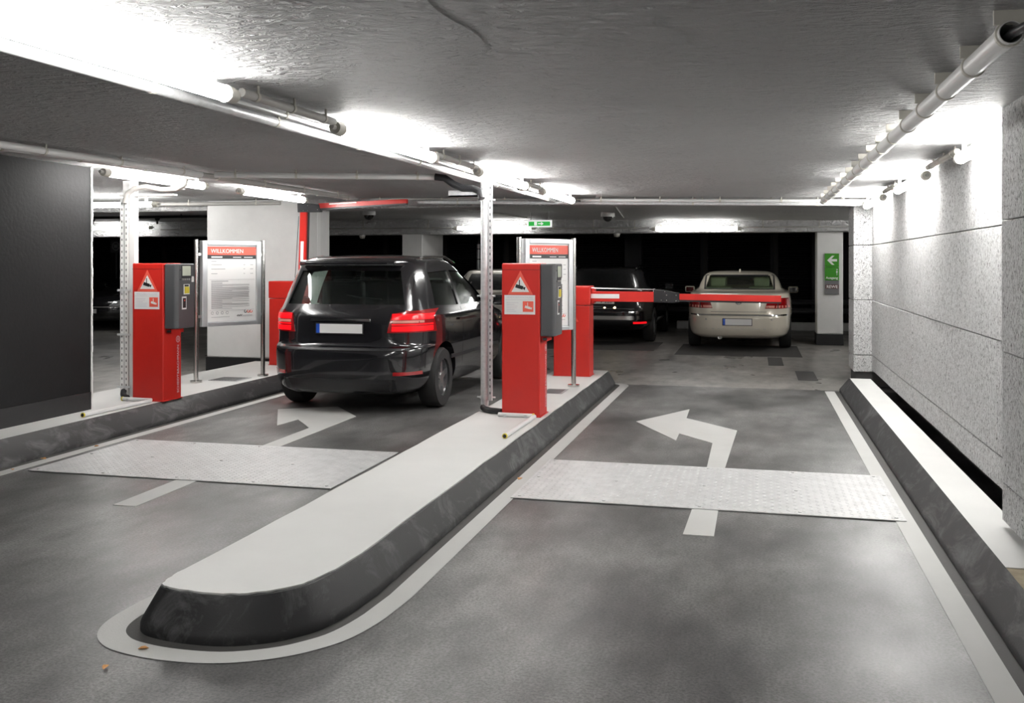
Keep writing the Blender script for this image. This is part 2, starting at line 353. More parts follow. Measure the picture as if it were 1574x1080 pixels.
for x0, x1, y0, y1 in [(.2, .42, 15.0, 16.3), (.55, .8, 13.2, 14.3), (-1.3, .75, 16.4, 18.6), (-4.2, -1.7, 17.0, 18.9)]:
    MB().box(x0, x1, y0, y1, -.004, -.002).build('floor_patch', 'gutter', fl)  # plain darker patches laid on the bay floor

# islands
def loft(rings, closed=True):
    n = len(rings[0]); m_ = n if closed else n - 1
    return MB().add([p for r_ in rings for p in r_], [(j * n + i, j * n + (i + 1) % n, (j + 1) * n + (i + 1) % n, (j + 1) * n + i) for j in range(len(rings) - 1) for i in range(m_)])
isl = thing('traffic_island', 'white topped central island with rounded nose between the lanes', 'traffic island', (-2.085, 7.8, 0))
def rel(pts, z): return [(x + 2.085, y - 7.8, z) for x, y in pts]
top = off(-.085); jag = [(x + random.uniform(-.004, .004), y + random.uniform(-.004, .004)) for x, y in off(-.090)]
sk = loft([rel(off(0), 0), rel(off(0), .03), rel(off(-.006), .045), rel(off(-.08), K - .008), rel(off(-.11), K)]).build('skirt', 'skirt', isl, smooth=True)
MB().add(rel(jag, K + .002) + rel(jag, K - .012), [tuple(range(len(jag)))] + [(i, i + len(jag), (i + 1) % len(jag) + len(jag), (i + 1) % len(jag)) for i in range(len(jag))]).build('top_surface', 'white_top', isl)
def kerb(name, label, prof_skirt, x0, x1, y0, y1, white_to=None):
    k = thing(name, label, 'kerb', ((x0 + x1) / 2, (y0 + y1) / 2, 0)); ox, oy = k.location.x, k.location.y
    n = 30; s_ = 1 if prof_skirt[0][0] > prof_skirt[-1][0] else -1
    rings = []
    for x, z, inset in prof_skirt:
        rings.append([(x - ox, y0 - oy + (y1 - inset - y0) * i / n, z) for i in range(n + 1)] + [((x0 if abs(x - x1) < abs(x - x0) else x1) - ox, y1 - inset - oy, z)])
    loft(rings, False).build('skirt', 'skirt', k, smooth=True)
    xe = prof_skirt[-1][0]; ye = y1 - prof_skirt[-1][2]
    a, b_ = (x0, xe) if abs(xe - x1) < abs(xe - x0) else (xe, x1)
    ys = white_to if white_to is not None else y0
    MB().box(a - ox, b_ - ox, ys - oy, ye - oy, .0, K).build('top_surface', 'white_top', k)
    if white_to is not None: MB().box(a - ox, b_ - ox, y0 - oy, ys - oy, .0, K - .004).build('bare_top', 'concrete', k)
    return k
kerb('kerb', 'right kerb with white top and black sloped side below the board wall', [(.972, 0, 0), (.972, .03, 0), (.98, .045, .01), (1.062, K - .006, .15), (1.072, K + .001, .17)], .97, 1.30, -6, 12.12, 4.7)
kerb('kerb', 'left platform with white top and black side carrying the left ticket machine', [(-5.40, 0, 0), (-5.40, .03, 0), (-5.41, .045, .01), (-5.545, K - .006, .14), (-5.56, K + .001, .16)], -6.62, -5.40, -6, 12.25)

# tread plates
def tread(label, x0, x1, y0, y1):
    t_ = thing('tread_plate', label, 'metal plate', ((x0 + x1) / 2, (y0 + y1) / 2, .0)); hx, hy = (x1 - x0) / 2, (y1 - y0) / 2
    MB().box(-hx, hx, -hy, hy, .0036, .009).build('sheet', 'tread', t_)
    mb = MB(); nx, ny = int(hx * 2 / .046), int(hy * 2 / .046)
    for i in range(nx):
        for j in range(ny):
            x, y = -hx + .023 + i * .046 + .003, -hy + .023 + j * .046 + .003; a = R(45 if (i + j) % 2 else -45)
            c, s_ = math.cos(a), math.sin(a)
            def q(u, v, z): return (x + u * c - v * s_, y + u * s_ + v * c, z)
            mb.add([q(-.018, 0, .009), q(0, -.006, .009), q(.018, 0, .009), q(0, .006, .009), q(-.008, 0, .0115), q(.008, 0, .0115)], [(0, 1, 4), (1, 5, 4), (1, 2, 5), (2, 3, 5), (3, 4, 5), (3, 0, 4)])
    tag(mb.build('raised_studs', 'tread', t_), kind='stuff')
    for x in (-hx + .05, -hx / 2, 0, hx / 2, hx - .05):
        for y in (-hy + .05, 0, hy - .05): MB().cyl((x, y, .009), (x, y, .014), .011, 8).build('screw', 'tread', t_)
tread('aluminium tread plate crossing the right lane', -1.53, .865, 6.11, 7.364)
tread('aluminium tread plate crossing the left lane', -5.15, -2.763, 6.06, 7.345)

# ================================================================== lights
def tube_light(label, p, rz, L=1.5, hang=.075, group=None, lamp='tube'):
    p = (p[0], p[1], p[2] - .004); t_ = thing('fluorescent_light', label, 'light', p, rz, group)      # origin on the soffit, tube along local y
    z = -hang
    MB().cyl((0, -L / 2, z), (0, L / 2, z), .036, 18).build('tube', lamp, t_, smooth=True)
    for s_ in (-1, 1):
        e = MB().cyl((0, s_ * L / 2, z), (0, s_ * (L / 2 + .075), z), .040, 16, .034).build('end_cap', 'cream_plastic', t_, smooth=True)
        MB().cyl((0, s_ * (L / 2 + .075), z), (0, s_ * (L / 2 + .115), z), .014, 10).build('cable_gland', 'grey_plastic', e)
        MB().box(-.012, .012, s_ * (L / 2 - .1) - .015, s_ * (L / 2 - .1) + .015, z + .03, 0).build('bracket', 'cream_plastic', t_)
    return t_
def rail_x(y): return -2.30 + .0195 * (y - 2.5)
for y, lab in [(3.13, 'nearest large fluorescent tube at the top left corner of the ceiling'), (5.82, 'second fluorescent tube of the central ceiling row'), (8.48, 'third fluorescent tube of the central row, above the galvanised post'), (10.76, 'farthest fluorescent tube of the central row, by the far cross pipes')]:
    x = rail_x(y); tube_light(lab, (x, y, cz(x)), R(-1.1), group='central ceiling row of fluorescent tubes')
for y, lab in ((.45, 'added unseen fluorescent tube continuing the central row just behind the viewer'), (-2.2, 'added unseen fluorescent tube continuing the central row far behind the viewer')): tube_light(lab, (rail_x(y), y, cz(-2.3)), R(-1.1), group='added tubes behind the viewer')  # out-of-view tubes added behind the camera to light the foreground
for y, lab in [(6.05, 'wall tube light nearest along the top of the right board wall'), (8.9, 'middle wall tube light along the top of the right board wall'), (11.5, 'farthest wall tube light along the top of the right board wall')]:
    tube_light(lab, (1.29, y, cz(1.29)), 0, hang=.10, group='tubes along the right wall', lamp='tube_wall')
for y, lab in [(8.20, 'bright fluorescent tube above the left ticket machine'), (10.5, 'fluorescent tube in front of the wide white pillar')]:
    tube_light(lab, (-5.5, y, cz(-5.5)), 0, group='left ceiling row of fluorescent tubes', lamp='tube_left')
tube_light('added fluorescent tube, unseen behind the black wall, lighting the left bay', (-6.6, 6.7, cz(-6.5)), 0)  # added where the camera cannot see it, for light in the left bay
tube_light('thick fluorescent tube crossing behind the left slotted post', (-8.42, 11.3, cz(-8.4)), R(90), hang=.11, group='cross tubes in the far left bay')
tube_light('slim far fluorescent tube on the beam at far left', (-13.4, 18.50, 2.36), R(90), group='tubes on the far beam', lamp='tube_dim')
tube_light('far fluorescent tube on the beam beside the green exit sign', (-4.96, 18.50, 2.285), R(90), group='tubes on the far beam', lamp='tube_dim')
tube_light('far fluorescent tube on the beam above the cream car', (-1.06, 18.50, 2.24), R(90), group='tubes on the far beam', lamp='tube_dim')

tube_light('added unseen tube light in the side bay behind the board pier, nearer one', (2.7, 15.3, cz(2)), 0, group='added tubes in the hidden side bay')  # both side bay tubes are added, out of view, to brighten the far bay
tube_light('added unseen tube light in the side bay behind the board pier, farther one', (2.7, 17.6, cz(2)), 0, group='added tubes in the hidden side bay')
# ================================================================== pipes and conduits
def conduit(label, p, q, r, material='grey_plastic', drop=None, clips=.8, name='ceiling_conduit', follow=True, cm='cream_plastic'):
    p, q = Vector(p), Vector(q); t_ = thing(name, label, 'pipe', tuple(p)); d = q - p; n = max(1, int(d.length / clips))
    MB().cyl((0, 0, 0), d, r, 14).build('pipe', material, t_, smooth=True)
    dn = d.normalized(); side = Vector((dn.y, -dn.x, 0))
    for i in range(n + 1):
        c = d * ((i + .35) / (n + .7)); zt = cz((p + c).x) - (p + c).z
        mb = MB().cyl(c - dn * .011, c + dn * .011, r + .004, 12)
        if zt > r and zt < .4:
            a = c + side * (r * .7); b_ = a + Vector((0, 0, zt)); mb.cyl(a, b_, .007, 6)
        mb.build('clip', cm, t_)
    return t_
def up(x, d): return cz(x) - d
conduit('thick galvanised conduit running beside the central tubes', (-2.70, -1, up(-2.7, .05)), (-2.44, 12.0, up(-2.44, .05)), .026, 'galv', clips=1.1)
conduit('thin white conduit beside the thick galvanised conduit', (-2.60, -1, up(-2.6, .025)), (-2.37, 11.9, up(-2.37, .025)), .011, 'white_metal', clips=1.1)
for a, b_, lab in [(4.02, 4.98, 'first'), (6.66, 7.66, 'second'), (9.30, 9.94, 'third')]:
    conduit(lab + ' grey cable conduit linking the central ceiling tubes', (rail_x(a), a, up(-2.2, .05)), (rail_x(b_), b_, up(-2.2, .05)), .021, 'grey_plastic', clips=.45)
conduit('pale conduit along the left ceiling edge by the black wall', (-5.27, 0, up(-5.27, .05)), (-4.93, 8.0, up(-4.93, .05)), .028, 'white_metal', clips=.85)
conduit('lower pale conduit hugging the top of the black wall', (-5.52, 0, up(-5.5, .035)), (-5.05, 11.9, up(-5.05, .035)), .020, 'white_metal', clips=.85)
conduit('pale conduit beside the left tubes ending at the folded barrier', (-4.95, 8.0, up(-4.95, .05)), (-4.86, 11.15, up(-4.86, .05)), .026, 'grey_plastic', clips=.85)
conduit('white cross conduit running from the left conduits to the black hose', (-4.80, 8.02, up(-4.8, .05)), (-2.80, 8.5, up(-2.8, .05)), .028, 'white_metal', clips=.55)
conduit('upper far cross pipe above the barrier arm', (-5.0, 11.85, up(-5.0, .03)), (1.30, 12.33, up(1.3, .03)), .012, 'grey_plastic', clips=.8)
conduit('galvanised far cross pipe spanning both lanes', (-4.2, 11.90, up(-4.2, .07)), (1.25, 12.36, up(1.25, .075)), .026, 'galv', clips=1.6)
conduit('white far cross trunking above the right lane', (-2.1, 11.98, up(-2.1, .045)), (1.28, 12.30, up(1.28, .045)), .020, 'white_metal', clips=.8)
conduit('conduit run along the right wall corner between the wall tubes', (1.29, 6.92, up(1.29, .05)), (1.29, 8.03, up(1.29, .05)), .021, 'cream_plastic', clips=.5)
conduit('short conduit along the right wall corner at the far wall tubes', (1.29, 9.78, up(1.29, .05)), (1.29, 10.65, up(1.29, .05)), .021, 'cream_plastic', clips=.5)
conduit('thin conduit along the far beam on the left', (-12.5, 18.70, 2.24), (-5.9, 18.70, 2.22), .014, 'grey_plastic', clips=1.5)
conduit('thin conduit along the far beam in the middle', (-4.1, 18.70, 2.20), (-1.95, 18.70, 2.19), .014, 'grey_plastic', clips=1)
conduit('thin conduit along the far beam on the right', (-.2, 18.70, 2.185), (3.5, 18.70, 2.185), .014, 'grey_plastic', clips=1)
conduit('grey pipe under the ceiling behind the left slotted post', (-11, 11.9, up(-9, .06)), (-6.3, 12.2, up(-6.3, .06)), .025, 'grey_plastic', clips=1.0)
conduit('dark cable pipe across the far left ceiling', (-14, 15.6, up(-9, .05)), (-7.2, 15.6, up(-7.2, .05)), .025, 'black_plastic', clips=1.3, cm='black_plastic')
conduit('diagonal dark cable on the far ceiling', (-1.9, 13.5, up(-1.9, .012)), (-2.3, 17.6, up(-2.3, .012)), .012, 'grey_plastic', clips=1.2)
conduit('diagonal dark cable on the ceiling above the left lane', (-4.6, 13.3, up(-4.6, .012)), (-4.1, 17.6, up(-4.1, .012)), .012, 'grey_plastic', clips=1.2)
# large open pipe on the right
bp = thing('drain_pipe', 'large open ended white pipe in brackets along the right ceiling', 'pipe', (.77, 3.3, cz(.77) - .075))
L_ = 8.55
MB().lathe([(.036, 0), (.036, L_), (.033, L_), (.033, 0)], axis='y', n=28, close=True).build('pipe', 'white_metal', bp, smooth=True)
MB().path([(.0, L_ * .3, -.012), (.004, 1, -.012), (.0, 0, -.006), (.05, -.25, .0), (.16, -.6, .02), (.3, -1.1, .03)], .014, 10).build('black_cable', 'black_plastic', bp, smooth=True)
for i in range(17):
    y = .03 + i * .515
    mb = MB().box(-.044, .044, y - .006, y + .006, .03, .077).lathe([(.036, y - .010), (.042, y - .010), (.042, y + .010), (.036, y + .010)], axis='y', n=18, close=True)
    mb.build('bracket', 'cream_plastic', bp)

# posts with slotted channels
def slotted(mb_w, x0, x1, y, z0, z1, parent):
    MB().box(x0, x1, y, y + .03, z0, z1).build('slotted_channel', mb_w, parent)
    mb = MB(); z = z0 + .06
    while z < z1 - .05: mb.box((x0 + x1) / 2 - .004, (x0 + x1) / 2 + .004, y - .0015, y + .002, z, z + .022); z += .060
    tag(mb.build('channel_slots', 'black_plastic', parent), kind='stuff')
pm = thing('support_post', 'round galvanised post with slotted channel beside the central ticket machine', 'post', (-2.385, 8.56, K))
MB().cyl((0, 0, 0), (0, 0, cz(-2.38) - K - .006), .036, 24).build('pole', 'galv', pm, smooth=True)
slotted('galv', .040, .072, -.02, .09, 2.12, pm)
for z in (.12, 1.04, 1.91):
    MB().lathe([(.036, z - .012), (.044, z - .012), (.044, z + .012), (.036, z + .012)], n=20, close=True).cyl((-.07, 0, z), (.10, 0, z), .008, 8).build('clamp', 'galv', pm)
MB().box(-.33, -.03, -.05, .05, 1.94, 1.955).box(-.33, -.03, -.05, -.04, 1.94, 2.0).build('cantilever_arm', 'galv', pm)
hs = MB().path([(-2.83, 8.47, up(-2.8, .05)), (-2.74, 8.48, up(-2.7, .06)), (-2.66, 8.50, 2.235), (-2.58, 8.51, 2.20), (-2.48, 8.52, 2.195), (-2.415, 8.50, 2.17), (-2.39, 8.48, 2.10)], .033, 12).build('cable_hose', 'black_plastic', smooth=True)
tag(hs, 'black cable hose drooping from the ceiling conduit onto the post arm', 'hose')
hs = MB().path([(-2.385, 8.50, K + .035), (-2.35, 8.43, K + .032), (-2.27, 8.37, K + .03), (-2.17, 8.345, K + .028)], .027, 10).build('cable_hose', 'black_plastic', smooth=True)
tag(hs, 'black hose on the island at the foot of the galvanised post', 'hose')
pl = thing('support_post', 'pair of white slotted channels rising beside the left ticket machine', 'post', (-6.05, 8.50, K))
slotted('white_metal', -.075, -.035, -.02, .0, 1.98, pl); slotted('white_metal', -.018, .02, -.03, .0, 2.02, pl)
MB().box(.03, .085, -.02, .03, .0, 2.14).build('back_channel', 'white_metal', pl)
MB().box(-.08, .09, .03, .04, 0, 2.16).build('back_plate', 'white_metal', pl)
MB().box(-.08, .52, -.03, .05, 2.0, 2.02).box(.0, .62, -.05, .03, 2.055, 2.07).build('cantilever_arm', 'white_metal', pl)
for z in (.10, .62, 1.06): MB().box(-.10, .05, -.032, -.028, z, z + .02).build('clamp', 'galv', pl)
hs = MB().path([(-6.06, 8.46, 2.12), (-6.02, 8.44, 2.2), (-5.93, 8.43, 2.255), (-5.8, 8.43, 2.27), (-5.62, 8.43, 2.235), (-5.45, 8.43, 2.24), (-5.36, 8.42, 2.28), (-5.34, 8.41, 2.34)], .024, 10).build('cable_hose', 'grey_plastic', smooth=True)
tag(hs, 'grey cable hose curling over the top of the left slotted channels', 'hose')
hs = MB().path([(-6.08, 8.47, K + .07), (-6.05, 8.42, K + .045), (-6.0, 8.37, K + .032), (-5.93, 8.32, K + .03)], .027, 10).build('cable_hose', 'black_plastic', smooth=True)
tag(hs, 'black hose on the platform at the foot of the left slotted channels', 'hose')

# ================================================================== ticket machines
def camera_glyph(ox, oz, s, material, parent, y):     # CCTV pictogram
    mb = MB(); a = R(-16)
    def q(x, z): return (ox + s * (x * math.cos(a) - z * math.sin(a)), oz + s * (x * math.sin(a) + z * math.cos(a)))
    mb.prism([q(-.5, -.17), (q(.28, -.17)), q(.28, .17), q(-.5, .17)], y, y + .002, 'y')
    mb.prism([q(.30, -.07), q(.5, -.17), q(.5, .17), q(.30, .07)], y, y + .002, 'y')
    mb.box(ox - .14 * s, ox - .05 * s, y, y + .002, oz + .12 * s, oz + .72 * s)
    return mb.build('camera_pictogram', material, parent)
def machine(label, x, y):
    t_ = thing('ticket_machine', label, 'ticket machine', (x + .17, y + .155, K + .0025))
    w, d, H = .17, .155, 1.335
    col = MB().box(-w, w, -d, d, .0, H).build('column', 'red', t_, bevel=.012, seg=3)
    MB().box(-w - .001, w + .001, -d - .0012, d + .001, H - .057, H - .054).build('lid_seam', 'black_print', t_)
    g = MB().prism([(w, -d + .02), (w + .11, -d + .02), (w + .135, -d + .05), (w + .135, d + .02), (w, d + .02)], .70, H - .004).build('terminal_housing', 'grey_box', t_, bevel=.012, seg=3)
    X = w + .135
    MB().box(w - .01, w + .05, -d + .06, d - .04, .655, .70).build('housing_bracket', 'red', t_)
    MB().cyl((w + .02, -d + .04, .675), (w + .055, -d + .04, .675), .012, 10).build('lock', 'black_plastic', t_)
    Y0 = -d + .03
    def on(y0, y1, z0, z1, n, mt, p=.004): return MB().box(X - .005, X + p, Y0 + y0, Y0 + y1, z0, z1).build(n, mt, t_)
    on(.07, .245, 1.19, 1.32, 'display_bezel', 'black_plastic', .002); on(.083, .225, 1.213, 1.308, 'display', 'screen', .004)
    for i in range(4): MB().cyl((X, Y0 + .09 + i * .036, 1.178), (X + .007, Y0 + .09 + i * .036, 1.178), .009, 10).build('button', 'grey_plastic', t_)
    for z in (1.27, 1.178): MB().cyl((X, Y0 + .05, z), (X + .003, Y0 + .05, z), .007, 10).build('speaker_hole', 'black_print', t_)
    on(.245, .285, 1.15, 1.205, 'small_label', 'white_print', .002)
    on(.105, .205, 1.03, 1.13, 'ticket_slot_frame', 'white_print', .004); on(.118, .188, 1.04, 1.105, 'ticket_slot', 'yellow', .012); on(.118, .175, 1.108, 1.125, 'ticket_mouth', 'black_print', .013)
    on(.075, .150, .885, 1.01, 'card_reader_frame', 'white_print', .004); on(.088, .137, .90, .995, 'card_reader', 'black_plastic', .007)
    MB().box(X + .007, X + .008, Y0 + .105, Y0 + .12, .965, .98).build('card_mark', 'red_sign', t_)
    f_ = -d - .002
    MB().prism([(-.115, H - .273), (.110, H - .273), (-.0025, H - .065)], f_, f_ + .003, 'y').build('warning_triangle', 'red_sign', t_)
    MB().prism([(-.082, H - .25), (.077, H - .25), (-.0025, H - .117)], f_ - .001, f_, 'y').build('triangle_field', 'white_print', t_)
    camera_glyph(-.001, H - .208, .088, 'black_print', t_, f_ - .003)
    MB().box(-.145, .13, f_, f_ + .003, H - .445, H - .277).build('sticker', 'white_print', t_)
    text('VIDEOÜBERWACHUNG', .024, 'pale_print', t_, T(-.125, f_ - .001, H - .305) @ FACE_NY, width=.235)
    MB().box(-.135, .12, f_ - .001, f_, H - .319, H - .316).build('sticker_rule', 'pale_print', t_)
    mb = MB()
    for i in range(6): mb.box(-.125, -.125 + random.uniform(.07, .12), f_ - .001, f_, H - .345 - i * .015, H - .341 - i * .015)
    mb.build('sticker_small_print', 'pale_print', t_)
    MB().box(.02, .115, f_ - .001, f_, H - .422, H - .330).build('pictogram_field', 'red_sign', t_)
    camera_glyph(.07, H - .385, .062, 'white_print', t_, f_ - .003)
    xs_ = w + .0005
    text('SCHEIDT&BACHMANN', .046, 'pale_print', t_, T(xs_, d - .045, .055) @ FACE_PX_UP, width=.47)
    mb = MB()
    for a0 in (90, 210, 330):
        p = arc(d - .062, .585, .032, a0 - 60, a0 + 60, 6); q = arc(d - .062, .585, .026, a0 - 60, a0 + 60, 6)
        mb.prism(p + q[::-1], xs_, xs_ + .001, 'x')
    e = .585; c_ = d - .062
    mb.prism([(c_ - .016, e - .016), (c_ - .010, e - .016), (c_ + .004, e + .018), (c_ - .002, e + .018)], xs_, xs_ + .001, 'x')
    mb.prism([(c_ + .016, e - .016), (c_ + .010, e - .016), (c_ - .004, e + .018), (c_ + .002, e + .018)], xs_, xs_ + .001, 'x')
    mb.build('maker_emblem', 'pale_print', t_)
    MB().box(-w - .01, w + .012, -d - .012, d + .01, -.001, .006).build('base_flange', 'red', t_)
    return t_
machine('red ticket machine on the central island between the lanes', -2.147, 8.26)
machine('red ticket machine on the left platform beside the slotted channels', -5.882, 8.33)
def floor_conduit(label, pts):
    c = thing('floor_conduit', label, 'conduit', (*pts[0], K + .02)); o_ = Vector((*pts[0], 0))
    MB().path([Vector((*p, 0)) - o_ for p in pts], .018, 10).build('pipe', 'white_metal', c, smooth=True)
    for p, q in zip(pts[:-1], pts[1:]):
        for k in (.2, .8):
            a = Vector((*p, 0)).lerp(Vector((*q, 0)), k) - o_
            MB().box(a.x - .012, a.x + .012, a.y - .03, a.y + .03, -.018, .008).build('clip', 'galv', c)
    e = Vector((*pts[-1], 0)) - o_; d_ = (e - (Vector((*pts[-2], 0)) - o_)).normalized()
    MB().cyl(e, e + d_ * .012, .021, 10).build('end_ring', 'yellow', c); MB().cyl(e + d_ * .010, e + d_ * .014, .014, 10).build('open_end', 'black_plastic', c)
floor_conduit('white floor conduit along the foot of the central ticket machine', [(-2.17, 8.235), (-1.86, 8.225)])
floor_conduit('white floor conduit on the central island pointing to the viewer', [(-1.838, 8.19), (-1.85, 7.22)])
floor_conduit('white floor conduit along the foot of the left ticket machine', [(-5.64, 8.285), (-5.96, 8.30)])
floor_conduit('white floor conduit on the left platform pointing to the viewer', [(-5.625, 8.24), (-5.66, 7.33)])
def grate(label, x, y, w, d):
    g = thing('floor_grate', label, 'grate', (x, y, K + .003))
    MB().box(-w / 2, w / 2, -d / 2, d / 2, 0, .003).build('frame', 'grey_print', g)
    n = 9
    for i in range(n): MB().box(-w / 2 + .02 + i * (w - .04) / n, -w / 2 + .02 + (i + .55) * (w - .04) / n, -d / 2 + .015, d / 2 - .015, .003, .0045).build('slot', 'black_print', g)
grate('small grey floor grate on the central island', -2.02, 9.97, .22, .36); grate('small grey floor grate on the left platform', -5.86, 10.12, .36, .34)

# ================================================================== welcome boards
def board(label, a, b_):
    dx, dy = b_[0] - a[0], b_[1] - a[1]; Ld = math.hypot(dx, dy)
    t_ = thing('information_board', label, 'board', (a[0], a[1], K + .002), math.atan2(dy, dx))
    k = Ld / .86
    for s_ in (0, Ld):
        p = MB().cyl((s_, 0, 0), (s_, 0, 1.605), .026, 20).build('post', 'steel', t_, smooth=True)
        MB().lathe([(.026, 0), (.065, 0), (.065, .022), (.026, .026)], (s_, 0, 0), n=20).build('base_disc', 'steel', p, smooth=True)
        for z in (.72, 1.42): MB().box(s_ + (.02 if s_ == 0 else -.065), s_ + (.065 if s_ == 0 else -.02), -.012, .012, z, z + .03).build('holder', 'alu', p)
    x0, x1, z0, z1 = .058 * k, Ld - .045, .62, 1.59
    MB().box(x0, x1, -.02, .03, z0, z1).build('back_panel', 'alu_frame', t_)
    fw = .062
    for nm, q in (('frame_side', (x0, x0 + fw, z0, z1)), ('frame_side', (x1 - fw, x1, z0, z1)), ('frame_rail', (x0 + fw, x1 - fw, z0, z0 + .045)), ('frame_rail', (x0 + fw, x1 - fw, z1 - .05, z1))):
        MB().box(q[0], q[1], -.04, -.02, q[2], q[3]).build(nm, 'alu_frame', t_, bevel=.006)
    px0, px1, pz0, pz1 = x0 + fw + .004, x1 - fw - .004, z0 + .05, z1 - .055; pw = px1 - px0
    po = MB().box(px0, px1, -.024, -.0205, pz0, pz1).build('poster', 'white_print', t_)
    Y_ = -.0255
    def bar(xa, xb, za, zb, n, mt): return MB().box(px0 + xa * pw, px0 + xb * pw, Y_, -.024, pz1 - zb, pz1 - za).build(n, mt, po)
    bar(0, 1, .012, .105, 'red_header', 'red_sign'); bar(0, 1, .105, .150, 'black_header', 'black_print')
    text('WILLKOMMEN', .066, 'white_print', po, T(px0 + .07 * pw, Y_ - .001, pz1 - .083) @ FACE_NY, 'heading', width=.66 * pw)
    mb = MB()
    def ln(xa, xb, z, h_=.006):
        mb.box(px0 + xa * pw, px0 + xb * pw, Y_ - .001, -.024, pz1 - z - h_, pz1 - z)
    for q_ in ((.08, .30, .122, .016), (.52, .69, .128, .008), (.75, .93, .128, .008)): mb = MB(); ln(*q_); mb.build('header_line', 'white_print', po)
    mb = MB()
    for z, e in ((.175, .18), (.215, .29), (.262, .36), (.315, .20)):
        ln(.08, e, z)
        if z > .2: ln(.74, .77, z); ln(.88, .94, z)
    for z in (.385, .735): ln(.04, .96, z, .002)
    ln(.08, .42, .40, .008); mb.build('price_lines', 'grey_print', po); mb = MB(); z = .42
    while z < .72:
        ln(.08, random.choice((.3, .84, .86, .86, .85, .5)), z, .004); z += .0105
    ln(.08, .45, .81, .004); ln(.72, .92, .80, .004)
    mb.build('text_lines', 'grey_print', po)
    for i in range(4):
        cx_, cz_ = px0 + (.10 + i * .10) * pw, pz1 - .765
        p = arc(cx_, cz_, .017, 0, 340, 14); q = arc(cx_, cz_, .012, 0, 340, 14); MB().prism(p + q[::-1], Y_, -.024, 'y').build('round_symbol', 'grey_print', po)
    for i, mt in enumerate(('black_print', 'red_sign', 'red_sign')):
        cx_, cz_ = px0 + (.78 + i * .06) * pw, pz1 - .758
        p = arc(cx_, cz_, .018, 100, 390, 12); q = arc(cx_, cz_, .010, 100, 390, 12); MB().prism(p + q[::-1], Y_, -.024, 'y').build('curl_symbol', mt, po)
    sg = [(px0 + (.60 + i * .012) * pw, Y_, pz1 - .80 - .010 * math.sin(i * 1.9)) for i in range(10)]
    MB().path(sg, .0028, 5).build('signature', 'black_print', po)
    return t_
board('welcome board between steel posts on the left platform', (-6.07, 9.75), (-5.65, 10.50))
board('welcome board between steel posts on the central island, half hidden by the ticket machine', (-2.355, 9.77), (-1.905, 10.43))

# ================================================================== barriers
def housing(t_, w, d, H):
    MB().box(-w / 2, w / 2, -d / 2, d / 2, 0, H - .23).build('cabinet', 'red', t_, bevel=.008)
    MB().box(-w / 2 - .008, w / 2 + .008, -d / 2 - .008, d / 2 + .008, H - .225, H).build('hood', 'red', t_, bevel=.014, seg=3)
    f_ = -d / 2 - .002; z = H - .42
    MB().prism([(-.085, z), (.085, z), (0, z + .15)], f_, f_ + .003, 'y').build('warning_triangle', 'red_sign', t_)
    MB().prism([(-.057, z + .017), (.057, z + .017), (0, z + .118)], f_ - .001, f_, 'y').build('triangle_field', 'white_print', t_)
    MB().prism([(-.03, z + .03), (.03, z + .03), (.012, z + .05), (.0, z + .075), (-.01, z + .05)], f_ - .002, f_, 'y').build('pictogram', 'black_print', t_)
    MB().box(-w / 2 - .01, w / 2 + .01, -d / 2 - .01, d / 2 + .01, .001, .006).build('base_flange', 'red', t_)
bm_ = thing('barrier', 'closed red barrier at the far end of the central island, arm lowered', 'barrier', (-2.10, 11.50, K + .0025))
housing(bm_, .43, .30, 1.065)
def in_arm(a0, z): return (a0, z)
zc = .945
MB().box(.215, .26, -.08, .08, zc - .085, zc + .10).build('arm_hub', 'red', bm_, bevel=.01)
a1 = MB().box(.20, .965, -.09, -.055, zc - .062, zc + .058).build('arm_section', 'red', bm_, bevel=.004)
MB().box(.20, .965, -.055, -.02, zc - .065, zc + .055).build('arm_back', 'black_plastic', bm_)
MB().box(.205, .56, -.0925, -.09, zc - .024, zc + .028).build('reflective_strip', 'white_print', a1)
MB().cyl((.20, -.07, zc + .095), (.975, -.07, zc + .083), .008, 8).build('tension_rod', 'alu', bm_)
MB().box(.955, .975, -.085, -.055, zc + .05, zc + .095).build('rod_anchor', 'alu', bm_)
jt = MB().prism([(.96, zc - .066), (1.20, zc - .070), (1.255, zc - .060), (1.255, zc + .045), (1.20, zc + .05), (1.10, zc + .075), (.96, zc + .085)], -.098, -.01, 'y').build('folding_joint', 'black_plastic', bm_, bevel=.004)
for x, z in ((1.05, -.04), (1.11, -.04), (1.22, -.045), (1.11, .02), (1.22, .02), (1.09, .06)): MB().cyl((x, -.098, zc + z), (x, -.104, zc + z), .007, 8).build('bolt', 'steel', jt)
a2 = MB().add([(1.25, -.09, zc - .032), (2.39, -.09, zc - .03 - .018), (2.39, -.09, zc + .022), (1.25, -.09, zc + .036), (1.25, -.03, zc - .032), (2.39, -.03, zc - .048), (2.39, -.03, zc + .022), (1.25, -.03, zc + .036)],
              [(0, 1, 2, 3), (7, 6, 5, 4), (0, 4, 5, 1), (3, 2, 6, 7), (1, 5, 6, 2), (0, 3, 7, 4)]).build('arm_section', 'red', bm_)
MB().add([(1.25, -.085, zc - .055), (2.39, -.085, zc - .066), (2.39, -.085, zc - .046), (1.25, -.085, zc - .03), (1.25, -.035, zc - .055), (2.39, -.035, zc - .066), (2.39, -.035, zc - .046), (1.25, -.035, zc - .03)],
         [(0, 1, 2, 3), (7, 6, 5, 4), (0, 4, 5, 1), (3, 2, 6, 7), (1, 5, 6, 2), (0, 3, 7, 4)]).build('rubber_edge', 'black_plastic', bm_)
bl_ = thing('barrier', 'open red barrier on the left platform, arm folded up under the ceiling', 'barrier', (-5.955, 11.80, K + .0025))
housing(bl_, .45, .30, 1.10)
